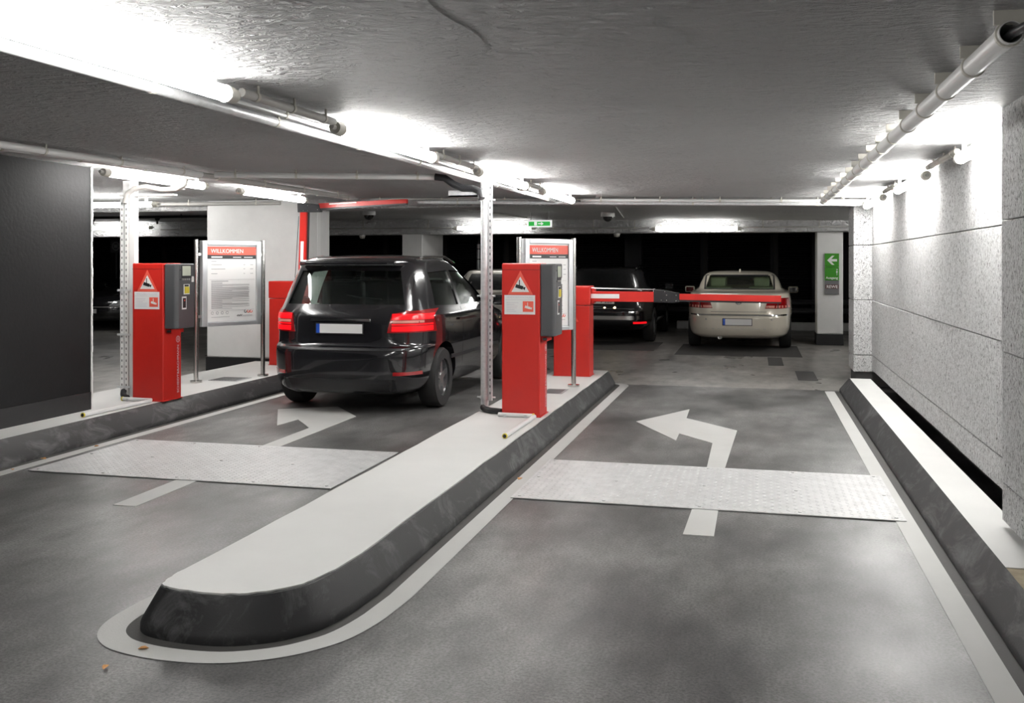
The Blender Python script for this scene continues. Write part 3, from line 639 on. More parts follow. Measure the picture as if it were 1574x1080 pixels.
MB().box(.13, .27, -.06, .06, .90, 1.05).build('arm_hub', 'red', bl_, bevel=.01)
a1 = MB().prism([(.152, .92), (.252, .92), (.277, 2.02), (.187, 2.02)], -.085, -.05, 'y').build('arm_section', 'red', bl_)
MB().prism([(.19, .93), (.262, .93), (.29, 2.02), (.21, 2.02)], -.05, -.01, 'y').build('arm_back', 'black_plastic', bl_)
MB().prism([(.178, .95), (.218, .95), (.239, 1.62), (.195, 1.62)], -.0875, -.085, 'y').build('reflective_strip', 'white_print', a1)
MB().path([(.14, -.06, .95), (.10, -.07, 1.02), (.165, -.08, 1.95)], .004, 6).build('tension_wire', 'black_plastic', bl_)
jt = MB().prism([(.155, 2.0), (.47, 2.0), (.47, 2.05), (.46, 2.10), (.30, 2.118), (.15, 2.118)], -.095, -.01, 'y').build('folding_joint', 'joint_grey', bl_, bevel=.004)
for x, z in ((.24, 2.02), (.30, 2.02), (.30, 2.085), (.44, 2.03)): MB().cyl((x, -.095, z), (x, -.101, z), .007, 8).build('bolt', 'steel', jt)
a2 = MB().prism([(.45, 2.048), (1.66, 2.098), (1.66, 2.150), (.45, 2.112)], -.09, -.03, 'y').build('arm_section', 'red', bl_)
MB().prism([(.45, 2.022), (1.66, 2.080), (1.66, 2.1), (.45, 2.05)], -.085, -.035, 'y').build('rubber_edge', 'black_plastic', bl_)
MB().prism([(.60, 2.092), (.98, 2.108), (.98, 2.125), (.60, 2.112)], -.0925, -.09, 'y').build('reflective_strip', 'white_print', a2)

# ================================================================== signs and small fittings
sg = thing('direction_sign', 'green and grey exit sign mounted on the far white pillar', 'sign', (1.385, 18.94, .94))
MB().box(-.125, .125, -.03, 0, .26, .505).build('text_panel', 'green', sg); MB().box(-.125, .125, -.03, 0, .51, .755).build('arrow_panel', 'green', sg)
MB().box(-.125, .125, -.03, 0, .0, .255).build('shop_panel', 'grey_sign', sg)
cx0, cz0 = 0, .63
MB().prism([(-.085, cz0), (.0, cz0 + .085), (.045, cz0 + .085), (-.012, cz0 + .022), (.09, cz0 + .022), (.09, cz0 - .022), (-.012, cz0 - .022), (.045, cz0 - .085), (.0, cz0 - .085)], -.033, -.03, 'y').build('arrow', 'white_print', sg)
text('Ausgang', .062, 'white_print', sg, T(-.108, -.031, .285) @ FACE_NY, width=.215, bold=.0015)
MB().prism([(.075, .40), (.083, .40), (.085, .35), (.092, .35), (.093, .42), (.099, .40), (.103, .405), (.096, .44), (.08, .44), (.072, .405)], -.033, -.03, 'y').build('walking_figure', 'white_print', sg)
MB().cyl((.089, -.030, .46), (.089, -.033, .46), .012, 10).build('figure_head', 'white_print', sg)
MB().box(-.112, .112, -.032, -.03, .105, .18).build('shop_name_field', 'brown_print', sg)
text('REWE', .075, 'white_print', sg, T(-.098, -.033, .117) @ FACE_NY, width=.195, bold=.002)
ex = thing('exit_sign', 'small lit green and white escape route sign under the ceiling', 'sign', (-3.42, 15.64, 2.105))
MB().box(-.20, .20, -.03, .03, 0, .115).build('case', 'exit_white', ex, bevel=.008)
MB().box(-.18, .18, -.032, -.03, .022, .093).build('green_field', 'exit_green', ex)
MB().prism([(-.02, .05), (.03, .05), (.03, .03), (.07, .058), (.03, .086), (.03, .066), (-.02, .066)], -.034, -.032, 'y').build('arrow', 'exit_white', ex)
MB().box(-.085, -.04, -.034, -.032, .03, .088).build('door_symbol', 'exit_white', ex)
MB().cyl((-.15, 0, .115), (-.15, 0, .25), .008, 8).cyl((.15, 0, .115), (.15, 0, .25), .008, 8).build('hanger', 'grey_plastic', ex)
def dome(label, x, y, s):
    d = thing('dome_camera', label, 'camera', (x, y, cz(x)))
    MB().cyl((0, 0, 0), (0, 0, -.045 * s), .075 * s, 20).build('housing', 'white_metal', d, smooth=True)
    MB().lathe([(.055 * s, -.045 * s), (.05 * s, -.07 * s), (.035 * s, -.088 * s), (.012 * s, -.097 * s)], n=18).build('dome', 'dark_glass', d, smooth=True)
dome('dome camera under the far ceiling left of the long far tube', -2.35, 16.0, 1.5); dome('dome camera under the far ceiling beside the wide white pillar', -6.4, 15.6, 1.5)
def detector(label, x, y, z, s=1):
    d = thing('smoke_detector', label, 'smoke detector', (x, y, z))
    MB().cyl((0, 0, 0), (0, 0, -.02 * s), .055 * s, 20).build('base', 'white_metal', d)
    MB().lathe([(.05 * s, -.02 * s), (.05 * s, -.04 * s), (.036 * s, -.06 * s), (.012 * s, -.064 * s)], n=20).build('head', 'cream_plastic', d, smooth=True)
    for i in range(8):
        a = i * math.pi / 4; MB().box(.043 * s * math.cos(a) - .006, .043 * s * math.cos(a) + .006, .043 * s * math.sin(a) - .006, .043 * s * math.sin(a) + .006, -.056 * s, -.045 * s).build('vent', 'black_print', d)
detector('round smoke detector beside the central tube row', -2.28, 9.63, cz(-2.3) - .02, 1.25)
detector('tiny smoke detector under the far beam near the exit sign', -2.6, 18.9, 2.10, 1.2); detector('tiny smoke detector under the far beam above the moving car', -7.9, 18.9, 2.10, 1.2)
for x, y, lab in [(-9.0, 12.6, 'black funnel hanger nearest the black wall'), (-12.3, 16.2, 'black funnel hanger left of the slotted post'), (-10.9, 16.2, 'black funnel hanger right of the slotted post'), (-9.5, 16.2, 'black funnel hanger near the wide white pillar')]:
    h_ = thing('ceiling_hanger', lab, 'hanger', (x, y, cz(x)), group='black funnel hangers')
    MB().cyl((0, 0, 0), (0, 0, -.09), .07, 14, .03).build('funnel', 'black_plastic', h_); MB().cyl((0, 0, -.09), (0, 0, -.15), .018, 8).build('stem', 'black_plastic', h_)
ds = thing('disc_sign', 'dim square sign with a ring in the dark left bay', 'sign', (-15.56, 21.37, 1.78))
MB().box(-.16, .16, 0, .01, 0, .32).build('plate', 'dim_column', ds)
p = arc(0, .16, .11, 0, 350, 20); q = arc(0, .16, .085, 0, 350, 20); MB().prism(p + q[::-1], -.004, 0, 'y').build('ring', 'grey_sign', ds)
MB().box(-.05, .05, -.004, 0, .12, .2).build('symbol', 'grey_sign', ds)
MB().cyl((0, .02, -1.78), (0, .02, .32), .02, 8).build('pole', 'dim_column', ds)
ep = thing('vent_pipe', 'silver vertical pipe with elbow behind the silver car', 'pipe', (-6.55, 22.95, 0))
MB().cyl((0, 0, 0), (0, 0, 1.98), .045, 14).build('riser', 'galv', ep, smooth=True)
MB().path([(0, 0, 1.98), (.0, 0, 2.06), (.04, 0, 2.13), (.10, 0, 2.17), (.2, 0, 2.18)], .048, 12).build('elbow', 'black_plastic', ep, smooth=True)
for z in (1.6, 1.85): MB().lathe([(.045, z), (.05, z), (.05, z + .02), (.045, z + .02)], n=14, close=True).build('collar', 'black_plastic', ep)
wl = thing('warning_lamp', 'red and silver warning lamp standing behind the silver car', 'lamp', (-6.42, 22.9, 0))
MB().cyl((0, 0, 0), (0, 0, 1.40), .03, 10).build('stand', 'dim_column', wl); MB().cyl((0, 0, 1.38), (0, 0, 1.52), .055, 16).build('lamp_base', 'galv', wl); MB().cyl((0, 0, 1.52), (0, 0, 1.76), .05, 16).build('red_lens', 'red_dim', wl)
gr = thing('guard_rail', 'dark steel guard rail behind the parked cars', 'guard rail', (-1, 23.4, 0))
for z in (.42, .62): MB().prism([(0, z - .06), (-.04, z - .03), (-.01, z), (-.04, z + .03), (0, z + .06), (.02, z + .06), (.02, z - .06)], -16, 7.5, 'x').build('rail', 'rail', gr)
for i in range(12): MB().box(-15.5 + i * 2, -15.4 + i * 2, .02, .1, 0, .7).build('post', 'rail', gr)
for x0, x1, lab in [(-1.75, -1.25, 'pale low kerb block left of the cream car'), (.35, 2.6, 'pale low kerb block right of the cream car behind the sign pillar')]:
    k_ = MB().box(x0, x1, 22.85, 23.05, 0, .18).build('wheel_stop', 'kerb_pale', bevel=.01); tag(k_, lab, 'wheel stop')
for i, (x, y, lab) in enumerate([(-1.60, 6.66, 'orange dry leaf beside the right tread plate'), (-5.34, 6.45, 'orange dry leaf left of the left tread plate'), (-5.28, 7.0, 'dry leaf by the far corner of the left tread plate'), (-5.28, 6.06, 'dry leaf at the near corner of the left tread plate'), (-2.33, 3.37, 'dry leaf on the white line round the island nose'), (-2.36, 3.18, 'dry leaf on the dark floor before the island nose')]):
    s_ = .032 if i < 2 else .02; a = i * 1.3
    pts = [(0, -1), (.5, -.4), (.55, .2), (0, 1), (-.5, .3), (-.45, -.4)]
    vs = [(s_ * (u * math.cos(a) - v * math.sin(a)), s_ * (u * math.sin(a) + v * math.cos(a)), .006 + .012 * abs(u)) for u, v in pts] + [(0, 0, .005)]
    lf = MB().add(vs, [(6, k, (k + 1) % 6) for k in range(6)]).build('dry_leaf', 'leaf'); lf.location = (x, y, .002)
    so = lf.modifiers.new('thick', 'SOLIDIFY'); so.thickness = .002; tag(lf, lab, 'leaf', 'dry leaves on the floor')

# ================================================================== cars
def mono(xs, ys, xq):        # monotone cubic interpolation
    xs, ys = np.array(xs, float), np.array(ys, float); h = np.diff(xs); d = np.diff(ys) / h; m = np.zeros(len(xs)); m[0], m[-1] = d[0], d[-1]
    for i in range(1, len(xs) - 1): m[i] = 0 if d[i - 1] * d[i] <= 0 else 2 / (1 / d[i - 1] + 1 / d[i])
    out = []
    for x in xq:
        i = min(max(np.searchsorted(xs, x) - 1, 0), len(h) - 1); t_ = (x - xs[i]) / h[i]
        out.append((2 * t_**3 - 3 * t_**2 + 1) * ys[i] + (t_**3 - 2 * t_**2 + t_) * h[i] * m[i] + (-2 * t_**3 + 3 * t_**2) * ys[i + 1] + (t_**3 - t_**2) * h[i] * m[i + 1])
    return out
def shell(levels, er=5.5, ef=3.6, n=24, sub=4):
    ks = list(range(len(levels))); kq = [k / sub for k in range((len(levels) - 1) * sub + 1)]
    ch = [mono(ks, [l[c] for l in levels], kq) for c in range(4)]
    tt = np.linspace(0, math.pi / 2, 400); rings = []
    for z, yr, yf, hw in zip(*ch):
        yc = (yr + yf) / 2 if yf - yr < 2.2 else max(yr + 1.0, (yr + yf) / 2); ring = []
        for qd in range(4):
            e = ef if qd < 2 else er; hl = (yf - yc) if qd < 2 else (yc - yr)
            cx_, sy_ = hw * np.cos(tt) ** (2 / e), hl * np.sin(tt) ** (2 / e)
            if qd in (1, 3): cx_, sy_ = cx_[::-1], sy_[::-1]
            s_ = np.concatenate([[0], np.cumsum(np.hypot(np.diff(cx_), np.diff(sy_)))]); u = np.linspace(0, s_[-1], n + 1)[:-1]
            X_, Y_ = np.interp(u, s_, cx_), np.interp(u, s_, sy_)
            sx = (1, -1, -1, 1)[qd]; sy = (1, 1, -1, -1)[qd]
            ring += [(sx * a, yc + sy * b_, z) for a, b_ in zip(X_, Y_)]
        rings.append(ring)
    N = 4 * n; mb = MB(); mb.add([p for r_ in rings for p in r_], [(j * N + i, j * N + (i + 1) % N, (j + 1) * N + (i + 1) % N, (j + 1) * N + i) for j in range(len(rings) - 1) for i in range(N)] + [tuple(range(N - 1, -1, -1)), tuple(range((len(rings) - 1) * N, len(rings) * N))])
    return mb
def cut(mb, cutters):
    o = bpy.data.objects.new('c0', mb.mesh()); COL.objects.link(o); tmp = []
    for c in cutters:
        k = bpy.data.objects.new('ck', c.mesh()); COL.objects.link(k); tmp.append(k)
        bo = o.modifiers.new('b', 'BOOLEAN'); bo.object = k; bo.operation = 'DIFFERENCE'; bo.solver = 'EXACT'
    me = bpy.data.meshes.new_from_object(o.evaluated_get(bpy.context.evaluated_depsgraph_get()))
    for k in tmp + [o]: bpy.data.objects.remove(k)
    return me
class Car:
    def __init__(s, name, label, loc, rz, levels, paint, er=5.5, ef=3.6, wheels=(), wr=.31, cavity=None, windows=(), sub=4):
        s.root = thing(name, label, 'car', loc, rz); s.paint = paint
        mb = shell(levels, er, ef, sub=sub); s.bvh = BVHTree.FromPolygons([Vector(v) for v in mb.v], mb.f)
        hw = max(l[3] for l in levels); cs = []
        for y in wheels:
            for sd in (-1, 1): cs.append(MB().cyl((sd * (hw - .27), y, wr + .01), (sd * (hw + .2), y, wr + .01), wr + .055, 32))
        if cavity:
            cs.append(shell(cavity, er, ef, n=10, sub=2))
            for side, q in windows: cs.append(s.prism_for(side, q, cavity))
        me = cut(mb, cs); s.body = link('body', me, paint, s.root, smooth=True)
        for p in me.polygons: p.use_smooth = True
        for y in wheels:
            for sd in (-1, 1): s.wheel(sd, hw, y, wr)
        s.glass = 'glass' if cavity else 'dark_glass'
        for side, q in windows: s.patch(side, q, 'window', s.glass, -.012 if cavity else .003, n=8)
    def prism_for(s, side, q, cav):
        ys = [c[1] for c in cav] + [c[2] for c in cav]; mid = (min(ys) + max(ys)) / 2
        if side == 'rear': return MB().prism(q, -.5, mid, 'y')
        if side == 'front': return MB().prism(q, mid, max(ys) + 1.5, 'y')
        return MB().prism(q, 0, 2, 'x') if side == 'right' else MB().prism(q, -2, 0, 'x')
    def hit(s, side, u, v):
        if side == 'rear': o_, d = Vector((u, -3, v)), Vector((0, 1, 0))
        elif side == 'front': o_, d = Vector((u, 9, v)), Vector((0, -1, 0))
        elif side == 'right': o_, d = Vector((4, u, v)), Vector((-1, 0, 0))
        elif side == 'left': o_, d = Vector((-4, u, v)), Vector((1, 0, 0))
        else: o_, d = Vector((u, v, 5)), Vector((0, 0, -1))
        h_ = s.bvh.ray_cast(o_, d); return (h_[0], h_[1], d) if h_[0] else None
    def patch(s, side, q, name, material, offs=.004, n=6, parent=None, thick=.012):
        """quad (4 corners in the side's own plane) pressed onto the body"""
        (a, b_, c, d_) = q; V = []; ok = []
        for j in range(n + 1):
            for i in range(n + 1):
                u, v = i / n, j / n
                x = (a[0] * (1 - u) + b_[0] * u) * (1 - v) + (d_[0] * (1 - u) + c[0] * u) * v; z = (a[1] * (1 - u) + b_[1] * u) * (1 - v) + (d_[1] * (1 - u) + c[1] * u) * v
                h_ = s.hit(side, x, z)
                V.append((h_[0] + h_[1] * offs, h_[0] + h_[1] * (offs - thick)) if h_ else None)
        w = n + 1; mb = MB(); idx = {}
        for k, p in enumerate(V):
            if p: idx[k] = len(mb.v); mb.v += [tuple(p[0]), tuple(p[1])]
        for j in range(n):
            for i in range(n):
                k = [j * w + i, j * w + i + 1, (j + 1) * w + i + 1, (j + 1) * w + i]
                if all(t_ in idx for t_ in k): mb.f.append(tuple(idx[t_] for t_ in k)); mb.f.append(tuple(idx[t_] + 1 for t_ in k[::-1]))
        ring = [i for i in range(w)] + [j * w + n for j in range(1, w)] + [n * w + i for i in range(n - 1, -1, -1)] + [j * w for j in range(n - 1, 0, -1)]
        for k0, k1 in zip(ring, ring[1:] + ring[:1]):
            if k0 in idx and k1 in idx: mb.f.append((idx[k0], idx[k0] + 1, idx[k1] + 1, idx[k1]))
        me = mb.mesh(); bm = bmesh.new(); bm.from_mesh(me); bmesh.ops.recalc_face_normals(bm, faces=bm.faces); bm.to_mesh(me); bm.free()
        return link(name, me, material, parent or s.root, smooth=True)
    def rect(s, side, x0, x1, z0, z1, *a, **k): return s.patch(side, [(x0, z0), (x1, z0), (x1, z1), (x0, z1)], *a, **k)
    def wheel(s, sd, hw, y, r):
        X = sd * (hw - .03); w = .20
        prof = [(r * .62, -w / 2), (r * .94, -w / 2), (r, -w / 2 + .03), (r, w / 2 - .03), (r * .94, w / 2), (r * .62, w / 2)]
        wh = MB().lathe(prof, (X - sd * w / 2, y, r), 'x', 32, close=True).build('wheel', 'rubber', s.root, smooth=True)
        mb = MB().lathe([(r * .64, -.07), (r * .64, .075), (r * .58, .075), (r * .58, -.07)], (X - sd * w / 2, y, r), 'x', 28, close=True)
        xo = X - sd * .03
        for i in range(5):
            a = 2 * math.pi * i / 5 + .3; c, q = math.cos(a), math.sin(a)
            def P(rr, t_): return (y + rr * c - t_ * q, r + rr * q + t_ * c)
            mb.prism([P(.03, -.035), P(r * .60, -.028), P(r * .60, .028), P(.03, .035)], xo - .02, xo, 'x')
        mb.cyl((xo - .025, y, r), (xo + .004, y, r), .05, 16); mb.build('rim', 'alu', wh)
        MB().cyl((X - sd * w / 2 - .03, y, r), (X - sd * w / 2 + .01, y, r), r * .58, 20).build('brake_disc', 'black_plastic', wh)
    def plate(s, side, xc, zc, body, y, w=.52, h=.112, parent=None):
        sg = -1 if side == 'rear' else 1
        p = MB().box(xc - w / 2, xc + w / 2, y - .008, y + .008, zc - h / 2, zc + h / 2).build('number_plate', 'black_plastic', s.root)
        e = y + sg * .0085
        MB().box(xc - w / 2 + .01, xc + w / 2 - .01, y, e, zc - h / 2 + .01, zc + h / 2 - .01).build('plate_field', 'white_print', p)
        bx_ = xc - w / 2 if sg < 0 else xc + w / 2 - .05
        MB().box(bx_ + .01, bx_ + .048, y, e + sg * .001, zc - h / 2 + .01, zc + h / 2 - .01).build('country_band', 'blue', p)
        if body: text(body, .085, 'black_print', p, T(xc - w / 2 + .065, e - .002, zc - .032) @ FACE_NY, width=w - .1)
        return p
    def mirror(s, sd, x, y, z, mt):
        m_ = MB().box(sd * (x + .02), sd * (x + .22), y - .045, y + .06, z - .065, z + .065).build('mirror', mt, s.root, bevel=.035, seg=4)
        MB().cyl((sd * (x - .06), y + .02, z - .05), (sd * (x + .06), y + .01, z - .03), .02, 8).build('mirror_arm', mt, m_)
        MB().box(sd * (x + .045), sd * (x + .195), y - .050, y - .044, z - .045, z + .045).build('mirror_glass', 'dark_glass', m_)
    def seats(s, ys, mt, zs, hx=(-.38, .38)):
        for y in ys:
            for x in hx:
                b_ = MB().box(x - .24, x + .24, y - .07, y + .07, zs, zs + .60).build('seat_back', mt, s.root, bevel=.04, seg=3)
                MB().box(x - .14, x + .14, y - .05, y + .04, zs + .62, zs + .79).build('headrest', mt, b_, bevel=.03, seg=3)

# --- black compact people carrier in the left lane (at rest)
hero = Car('hatchback_car', 'black people carrier with lit red tail lights driving through the left lane', (-4.06, 9.05, 0), 0,
    [(.20, .12, 4.0, .76), (.26, .05, 4.1, .84), (.40, .0, 4.18, .885), (.58, .0, 4.2, .895), (.66, .02, 4.19, .90), (.70, .07, 4.17, .90), (.82, .085, 4.08, .90), (.90, .09, 3.92, .897), (.96, .10, 3.6, .89), (1.02, .12, 3.22, .87), (1.10, .16, 3.05, .842), (1.28, .25, 2.66, .78), (1.46, .34, 2.2, .70), (1.54, .40, 1.95, .645), (1.585, .56, 1.7, .54), (1.605, .9, 1.4, .30)],
    'paint_black', wheels=(.80, 3.42), wr=.315,
    cavity=[(.72, .55, 3.0, .80), (1.0, .5, 2.95, .80), (1.1, .42, 2.8, .76), (1.3, .46, 2.45, .69), (1.50, .58, 1.95, .58)],
    windows=[('rear', [(-.64, 1.10), (.64, 1.10), (.545, 1.44), (-.545, 1.44)]), ('front', [(-.66, 1.10), (.66, 1.10), (.56, 1.45), (-.56, 1.45)]),
             ('right', [(.62, 1.08), (1.36, 1.06), (1.36, 1.44), (.72, 1.42)]), ('right', [(1.44, 1.06), (2.62, 1.06), (2.10, 1.42), (1.44, 1.44)]), ('left', [(.62, 1.08), (1.36, 1.06), (1.36, 1.44), (.72, 1.42)]), ('left', [(1.44, 1.06), (2.62, 1.06), (2.10, 1.42), (1.44, 1.44)])])
for sd in (-1, 1):
    q = [(sd * .50, .82), (sd * .86, .82), (sd * .845, 1.05), (sd * .54, 1.01)]
    tl = hero.patch('rear', q, 'tail_light', 'tail_off', .010, n=8)
    for z0, z1 in ((.835, .885), (.895, .91), (.95, 1.005)): hero.rect('rear', sd * .545, sd * .845, z0, z1, 'lit_lens', 'tail_on', .014, n=8, parent=tl)
    hero.patch('right' if sd > 0 else 'left', [(.16, .84), (.40, .86), (.36, 1.02), (.2, 1.04)], 'tail_light_wrap', 'tail_off', .008, parent=tl)
    hero.rect('rear', sd * .55, sd * .80, .918, .942, 'reversing_strip', 'tail_band', .013, parent=tl)
    hero.rect('rear', sd * .58, sd * .80, .40, .435, 'rear_reflector', 'tail_off', .006)
    s2 = 'right' if sd > 0 else 'left'
    hero.rect(s2, .98, 3.0, .50, .54, 'rub_strip', 'black_plastic', .010, n=10)
    for yy in (1.40, 2.55): hero.rect(s2, yy, yy + .008, .32, 1.04, 'door_seam', 'black_plastic', .001, n=10, thick=.004)
    for yy in (1.22, 2.3): hero.rect(s2, yy, yy + .18, .90, .925, 'door_handle', 'paint_black', .022, n=4, thick=.03)
    hero.mirror(sd, .86, 2.78, 1.06, 'paint_black')
hero.plate('rear', 0, .86, '', .072)
hero.rect('rear', -.32, .32, .93, .955, 'tailgate_handle', 'chrome', .014, n=8)
hero.rect('rear', -.72, .72, .645, .665, 'bumper_step', 'black_plastic', .008, n=14)
hero.rect('rear', -.60, .60, .24, .36, 'bumper_grille', 'black_plastic', .006, n=10)
MB().prism([(-.585, .50), (.585, .50), (.53, .25), (.45, .225), (-.45, .225), (-.53, .25)], 1.485, 1.545).build('roof_spoiler', 'paint_black', hero.root, bevel=.022, seg=3)
MB().path([(0, .26, 1.19), (.15, .255, 1.165), (.38, .245, 1.15)], .008, 6).build('rear_wiper', 'black_plastic', hero.root)
for sd in (-1, 1): MB().path([(sd * .60, .65, 1.555), (sd * .615, .9, 1.585), (sd * .615, 1.6, 1.59), (sd * .60, 2.0, 1.52)], .013, 8).build('roof_rail', 'chrome', hero.root, smooth=True)
hero.seats((1.05, 2.0), 'seat_dark', .72)

# --- cream saloon parked in the far row
wc = Car('saloon_car', 'cream white saloon parked in the far row behind the lowered barrier arm', (-.27, 17.2, 0), 0,
    [(.22, .16, 4.8, .82), (.27, .06, 4.88, .875), (.40, .01, 4.94, .915), (.57, .0, 4.96, .925), (.615, .025, 4.95, .93), (.70, .05, 4.9, .93), (.86, .075, 4.75, .922), (.94, .085, 4.5, .905), (.985, .13, 4.25, .885), (1.005, .30, 3.95, .86), (1.02, .62, 3.75, .825), (1.045, .80, 3.6, .785), (1.16, 1.06, 3.35, .735), (1.27, 1.36, 3.0, .675), (1.33, 1.62, 2.7, .61), (1.362, 1.95, 2.45, .50), (1.372, 2.1, 2.3, .3)],
    'paint_cream', er=4.6, wheels=(1.08, 3.95), wr=.33,
    cavity=[(.6, 1.2, 3.5, .74), (1.0, 1.0, 3.5, .74), (1.06, 1.02, 3.4, .70), (1.16, 1.25, 3.1, .66), (1.28, 1.62, 2.75, .56)],
    windows=[('rear', [(-.605, 1.055), (.605, 1.055), (.545, 1.285), (-.545, 1.285)]), ('front', [(-.62, 1.08), (.62, 1.08), (.5, 1.27), (-.5, 1.27)]),
             ('right', [(1.25, 1.06), (2.3, 1.06), (2.3, 1.25), (1.6, 1.25)]), ('left', [(1.25, 1.06), (2.3, 1.06), (2.3, 1.25), (1.6, 1.25)]), ('right', [(2.38, 1.06), (3.3, 1.06), (2.85, 1.25), (2.38, 1.25)]), ('left', [(2.38, 1.06), (3.3, 1.06), (2.85, 1.25), (2.38, 1.25)])])
for sd in (-1, 1):
    tl = wc.patch('rear', [(sd * .44, .735), (sd * .875, .735), (sd * .845, .915), (sd * .50, .915)], 'tail_light', 'tail_off', .008, n=8)
    wc.patch('rear', [(sd * .445, .745), (sd * .865, .745), (sd * .86, .785), (sd * .455, .785)], 'light_band', 'tail_band', .011, parent=tl)
    wc.patch('rear', [(sd * .645, .735), (sd * .658, .735), (sd * .658, .915), (sd * .645, .915)], 'lens_seam', 'black_plastic', .012, parent=tl)
    wc.mirror(sd, .90, 3.15, .985, 'paint_cream')
    for k in (.55, .85): wc.rect('rear', sd * k - .012, sd * k + .012, .535, .56, 'parking_sensor', 'grey_plastic', .003, n=2)
wc.rect('rear', -.90, .90, .607, .632, 'chrome_strip', 'chrome', .010, n=20)
wc.rect('rear', -.47, .47, .676, .681, 'boot_seam', 'black_plastic', .002, n=12, thick=.005)
wc.rect('rear', -.86, .86, .385, .390, 'bumper_seam', 'grey_plastic', .002, n=16, thick=.005)
for x0, x1, z0, z1 in ((-.625, -.60, 1.05, 1.29), (.60, .625, 1.05, 1.29), (-.6, .6, 1.284, 1.302), (-.62, .62, 1.043, 1.057)):
    wc.rect('rear', x0, x1, z0, z1, 'window_trim', 'black_plastic', .004, n=10)
wc.plate('rear', -.02, .505, '', -.004, .50, .125)
bd = MB(); zc_ = .86; xc_ = .0; yb = wc.hit('rear', 0, .86)[0].y - .006
p = [(x, z) for x, z in arc(xc_, zc_, .062, 0, 350, 24)]; q = arc(xc_, zc_, .052, 0, 350, 24); bd.prism(p + q[::-1], yb - .006, yb + .01, 'y')
for pts in ([(-.026, .048), (-.014, .048), (.0, .012), (.0, .0), (-.008, .0)], [(.026, .048), (.014, .048), (.0, .012), (.0, .0), (.008, .0)], [(-.048, .014), (-.037, .02), (-.018, -.028), (-.006, -.004), (0, -.004), (0, -.016), (-.018, -.05)], [(.048, .014), (.037, .02), (.018, -.028), (.006, -.004), (0, -.004), (0, -.016), (.018, -.05)]):
    bd.prism([(xc_ + u, zc_ + v) for u, v in pts], yb - .005, yb + .01, 'y')
bd.build('round_badge', 'chrome', wc.root)
MB().cyl((xc_, yb + .001, zc_), (xc_, yb + .012, zc_), .054, 20).build('badge_field', 'black_plastic', wc.root)
MB().prism([(1.70, 1.345), (1.86, 1.36), (1.84, 1.40), (1.82, 1.405)], -.014, .014, 'x').build('roof_antenna', 'paint_cream', wc.root)
MB().cyl((-.32, .12, .235), (-.32, .3, .24), .04, 12).build('exhaust_pipe', 'chrome', wc.root)
wc.seats((1.72, 2.7), 'seat_cream', .46, (-.40, .40))
MB().box(-.6, .6, 1.12, 1.60, .98, 1.03).build('parcel_shelf', 'seat_cream', wc.root)

# --- black estate
su = Car('estate_car', 'black estate car with a lit warm lamp behind the central barrier housing', (-2.78, 18.15, 0), 0,
    [(.26, .16, 4.5, .80), (.33, .05, 4.6, .87), (.45, .0, 4.65, .915), (.60, .0, 4.66, .92), (.68, .03, 4.64, .925), (.80, .06, 4.5, .925), (.92, .08, 4.1, .91), (1.0, .10, 3.6, .89), (1.06, .16, 3.35, .84), (1.2, .28, 2.95, .77), (1.34, .40, 2.55, .69), (1.40, .5, 2.3, .62), (1.44, .8, 2.0, .45), (1.45, 1.0, 1.8, .3)],
    'paint_black', wheels=(.95, 3.75), wr=.335, windows=[('rear', [(-.66, 1.06), (.66, 1.06), (.56, 1.32), (-.56, 1.32)]), ('right', [(.55, 1.05), (1.5, 1.05), (1.5, 1.33), (.75, 1.31)]), ('right', [(1.56, 1.05), (2.9, 1.05), (2.5, 1.3), (1.56, 1.33)])])
for sd in (-1, 1):
    su.patch('rear', [(sd * .52, .80), (sd * .88, .80), (sd * .86, .98), (sd * .58, .96)], 'tail_light', 'tail_off', .008)
    su.rect('rear', sd * .58, sd * .80, .385, .42, 'rear_reflector', 'tail_on', .008)  # reflectors are no lamps; their glow is put in by the emissive lens material
    su.mirror(sd, .88, 3.0, 1.02, 'paint_black')
    MB().path([(sd * .58, .55, 1.42), (sd * .60, .8, 1.465), (sd * .60, 2.0, 1.47), (sd * .58, 2.35, 1.41)], .014, 8).build('roof_rail', 'chrome', su.root)
su.plate('rear', -.02, .80, '', .04); text('·   · V 220', .085, 'black_print', su.root, T(-.2, .030, .77) @ FACE_NY, width=.38)
su.rect('rear', -.80, .80, .46, .53, 'bumper_band', 'steel', .006, n=14); su.rect('rear', -.6, .6, .655, .67, 'bumper_step', 'chrome', .006, n=14)
for x in (.05, .24): MB().cyl((x, .02, .68), (x, .06, .68), .022 if x > .1 else .016, 12).build('lit_lamp', 'warm_lamp', su.root)
su.rect('rear', .50, .68, .60, .61, 'bright_trim', 'chrome', .006); su.rect('rear', .50, .68, .575, .585, 'bright_trim', 'chrome', .006)

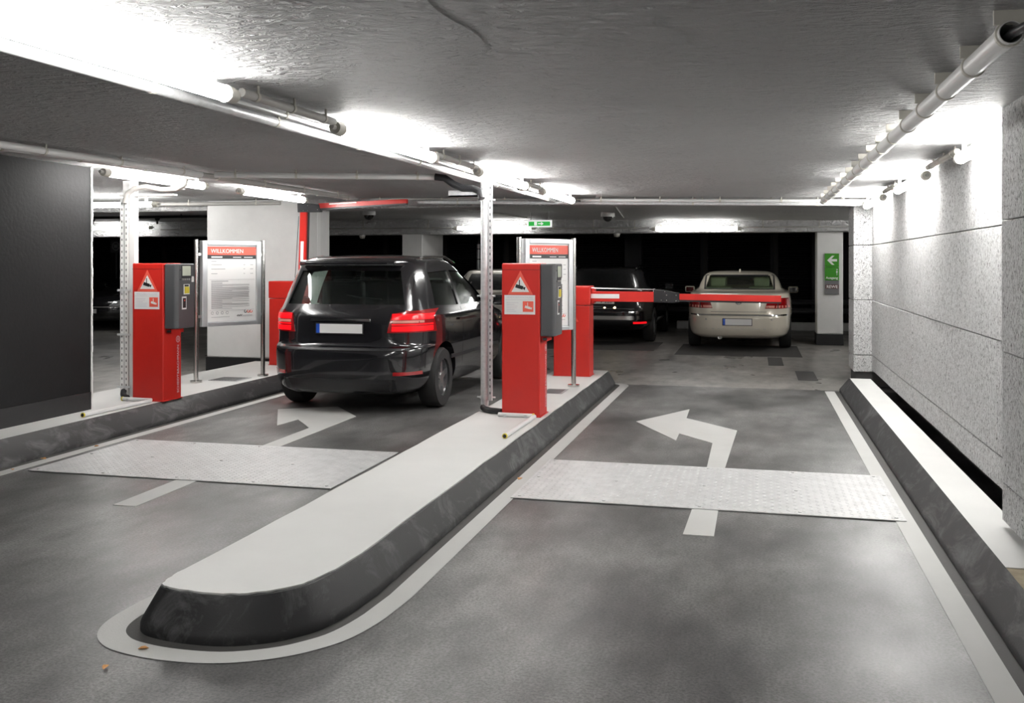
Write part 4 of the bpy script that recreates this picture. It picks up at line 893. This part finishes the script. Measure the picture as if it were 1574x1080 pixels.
# --- silver estate behind the post
sv = Car('estate_car', 'silver estate car parked behind the galvanised post and the black car', (-4.87, 17.65, 0), 0,
    [(.24, .16, 4.3, .76), (.32, .05, 4.4, .83), (.45, .0, 4.45, .865), (.60, .0, 4.46, .87), (.68, .03, 4.44, .875), (.80, .06, 4.3, .875), (.90, .08, 3.9, .86), (.96, .10, 3.5, .84), (1.02, .16, 3.2, .80), (1.2, .30, 2.8, .71), (1.31, .42, 2.45, .64), (1.37, .5, 2.2, .58), (1.395, .8, 2.0, .45), (1.40, 1.0, 1.8, .3)],
    'paint_silver', wheels=(.9, 3.5), wr=.31, windows=[('rear', [(-.64, 1.01), (.64, 1.01), (.55, 1.31), (-.55, 1.31)]), ('right', [(.6, 1.02), (1.5, 1.02), (1.5, 1.28), (.8, 1.27)]), ('right', [(1.56, 1.02), (2.8, 1.02), (2.4, 1.27), (1.56, 1.28)])])
for sd in (-1, 1):
    sv.patch('rear', [(sd * .60, .66), (sd * .85, .66), (sd * .83, .92), (sd * .62, .92)], 'tail_light', 'tail_off', .008)
    sv.mirror(sd, .84, 2.9, .98, 'paint_silver')
sv.plate('rear', 0, .52, 'P:WK   6', -.006); sv.rect('rear', -.8, .8, .30, .42, 'bumper_skirt', 'black_plastic', .004, n=12)
sv.rect('rear', -.12, .12, .76, .80, 'tailgate_handle', 'black_plastic', .01)

# --- dark car facing the viewer at the far left
lcx = Car('hatchback_car', 'dark car with amber indicator facing the viewer in the far left bay', (-14.5, 18.95, 0), 0,
    [(.22, .14, 4.1, .74), (.30, .04, 4.15, .81), (.42, .0, 4.2, .845), (.55, .01, 4.2, .85), (.63, .05, 4.2, .85), (.74, .20, 4.18, .85), (.82, .55, 4.15, .845), (.90, 1.05, 4.1, .83), (.95, 1.25, 4.05, .80), (1.15, 1.65, 3.9, .72), (1.32, 2.05, 3.7, .64), (1.40, 2.3, 3.4, .52), (1.42, 2.5, 3.2, .3)],
    'paint_navy', er=3.4, ef=4.5, wheels=(.80, 3.4), wr=.30, windows=[('rear', [(-.66, .97), (.66, .97), (.54, 1.30), (-.54, 1.30)]), ('right', [(1.55, .98), (2.7, .98), (2.7, 1.28), (2.1, 1.28)])])
for sd in (-1, 1):
    hl = lcx.patch('rear', [(sd * .45, .555), (sd * .70, .555), (sd * .70, .69), (sd * .52, .66)], 'headlight', 'head_lens', .012, n=8)
    lcx.patch('rear', [(sd * .70, .56), (sd * .825, .57), (sd * .80, .66), (sd * .70, .68)], 'indicator', 'amber', .012, n=8, parent=hl)
    lcx.mirror(sd, .80, 1.75, .98, 'paint_navy')
lcx.plate('rear', -.05, .44, '', -.008, .55, .115); lcx.rect('rear', -.8, .8, .525, .54, 'bumper_trim', 'grey_plastic', .008, n=14)
lcx.rect('rear', -.06, .06, .60, .625, 'front_badge', 'chrome', .012, n=4)
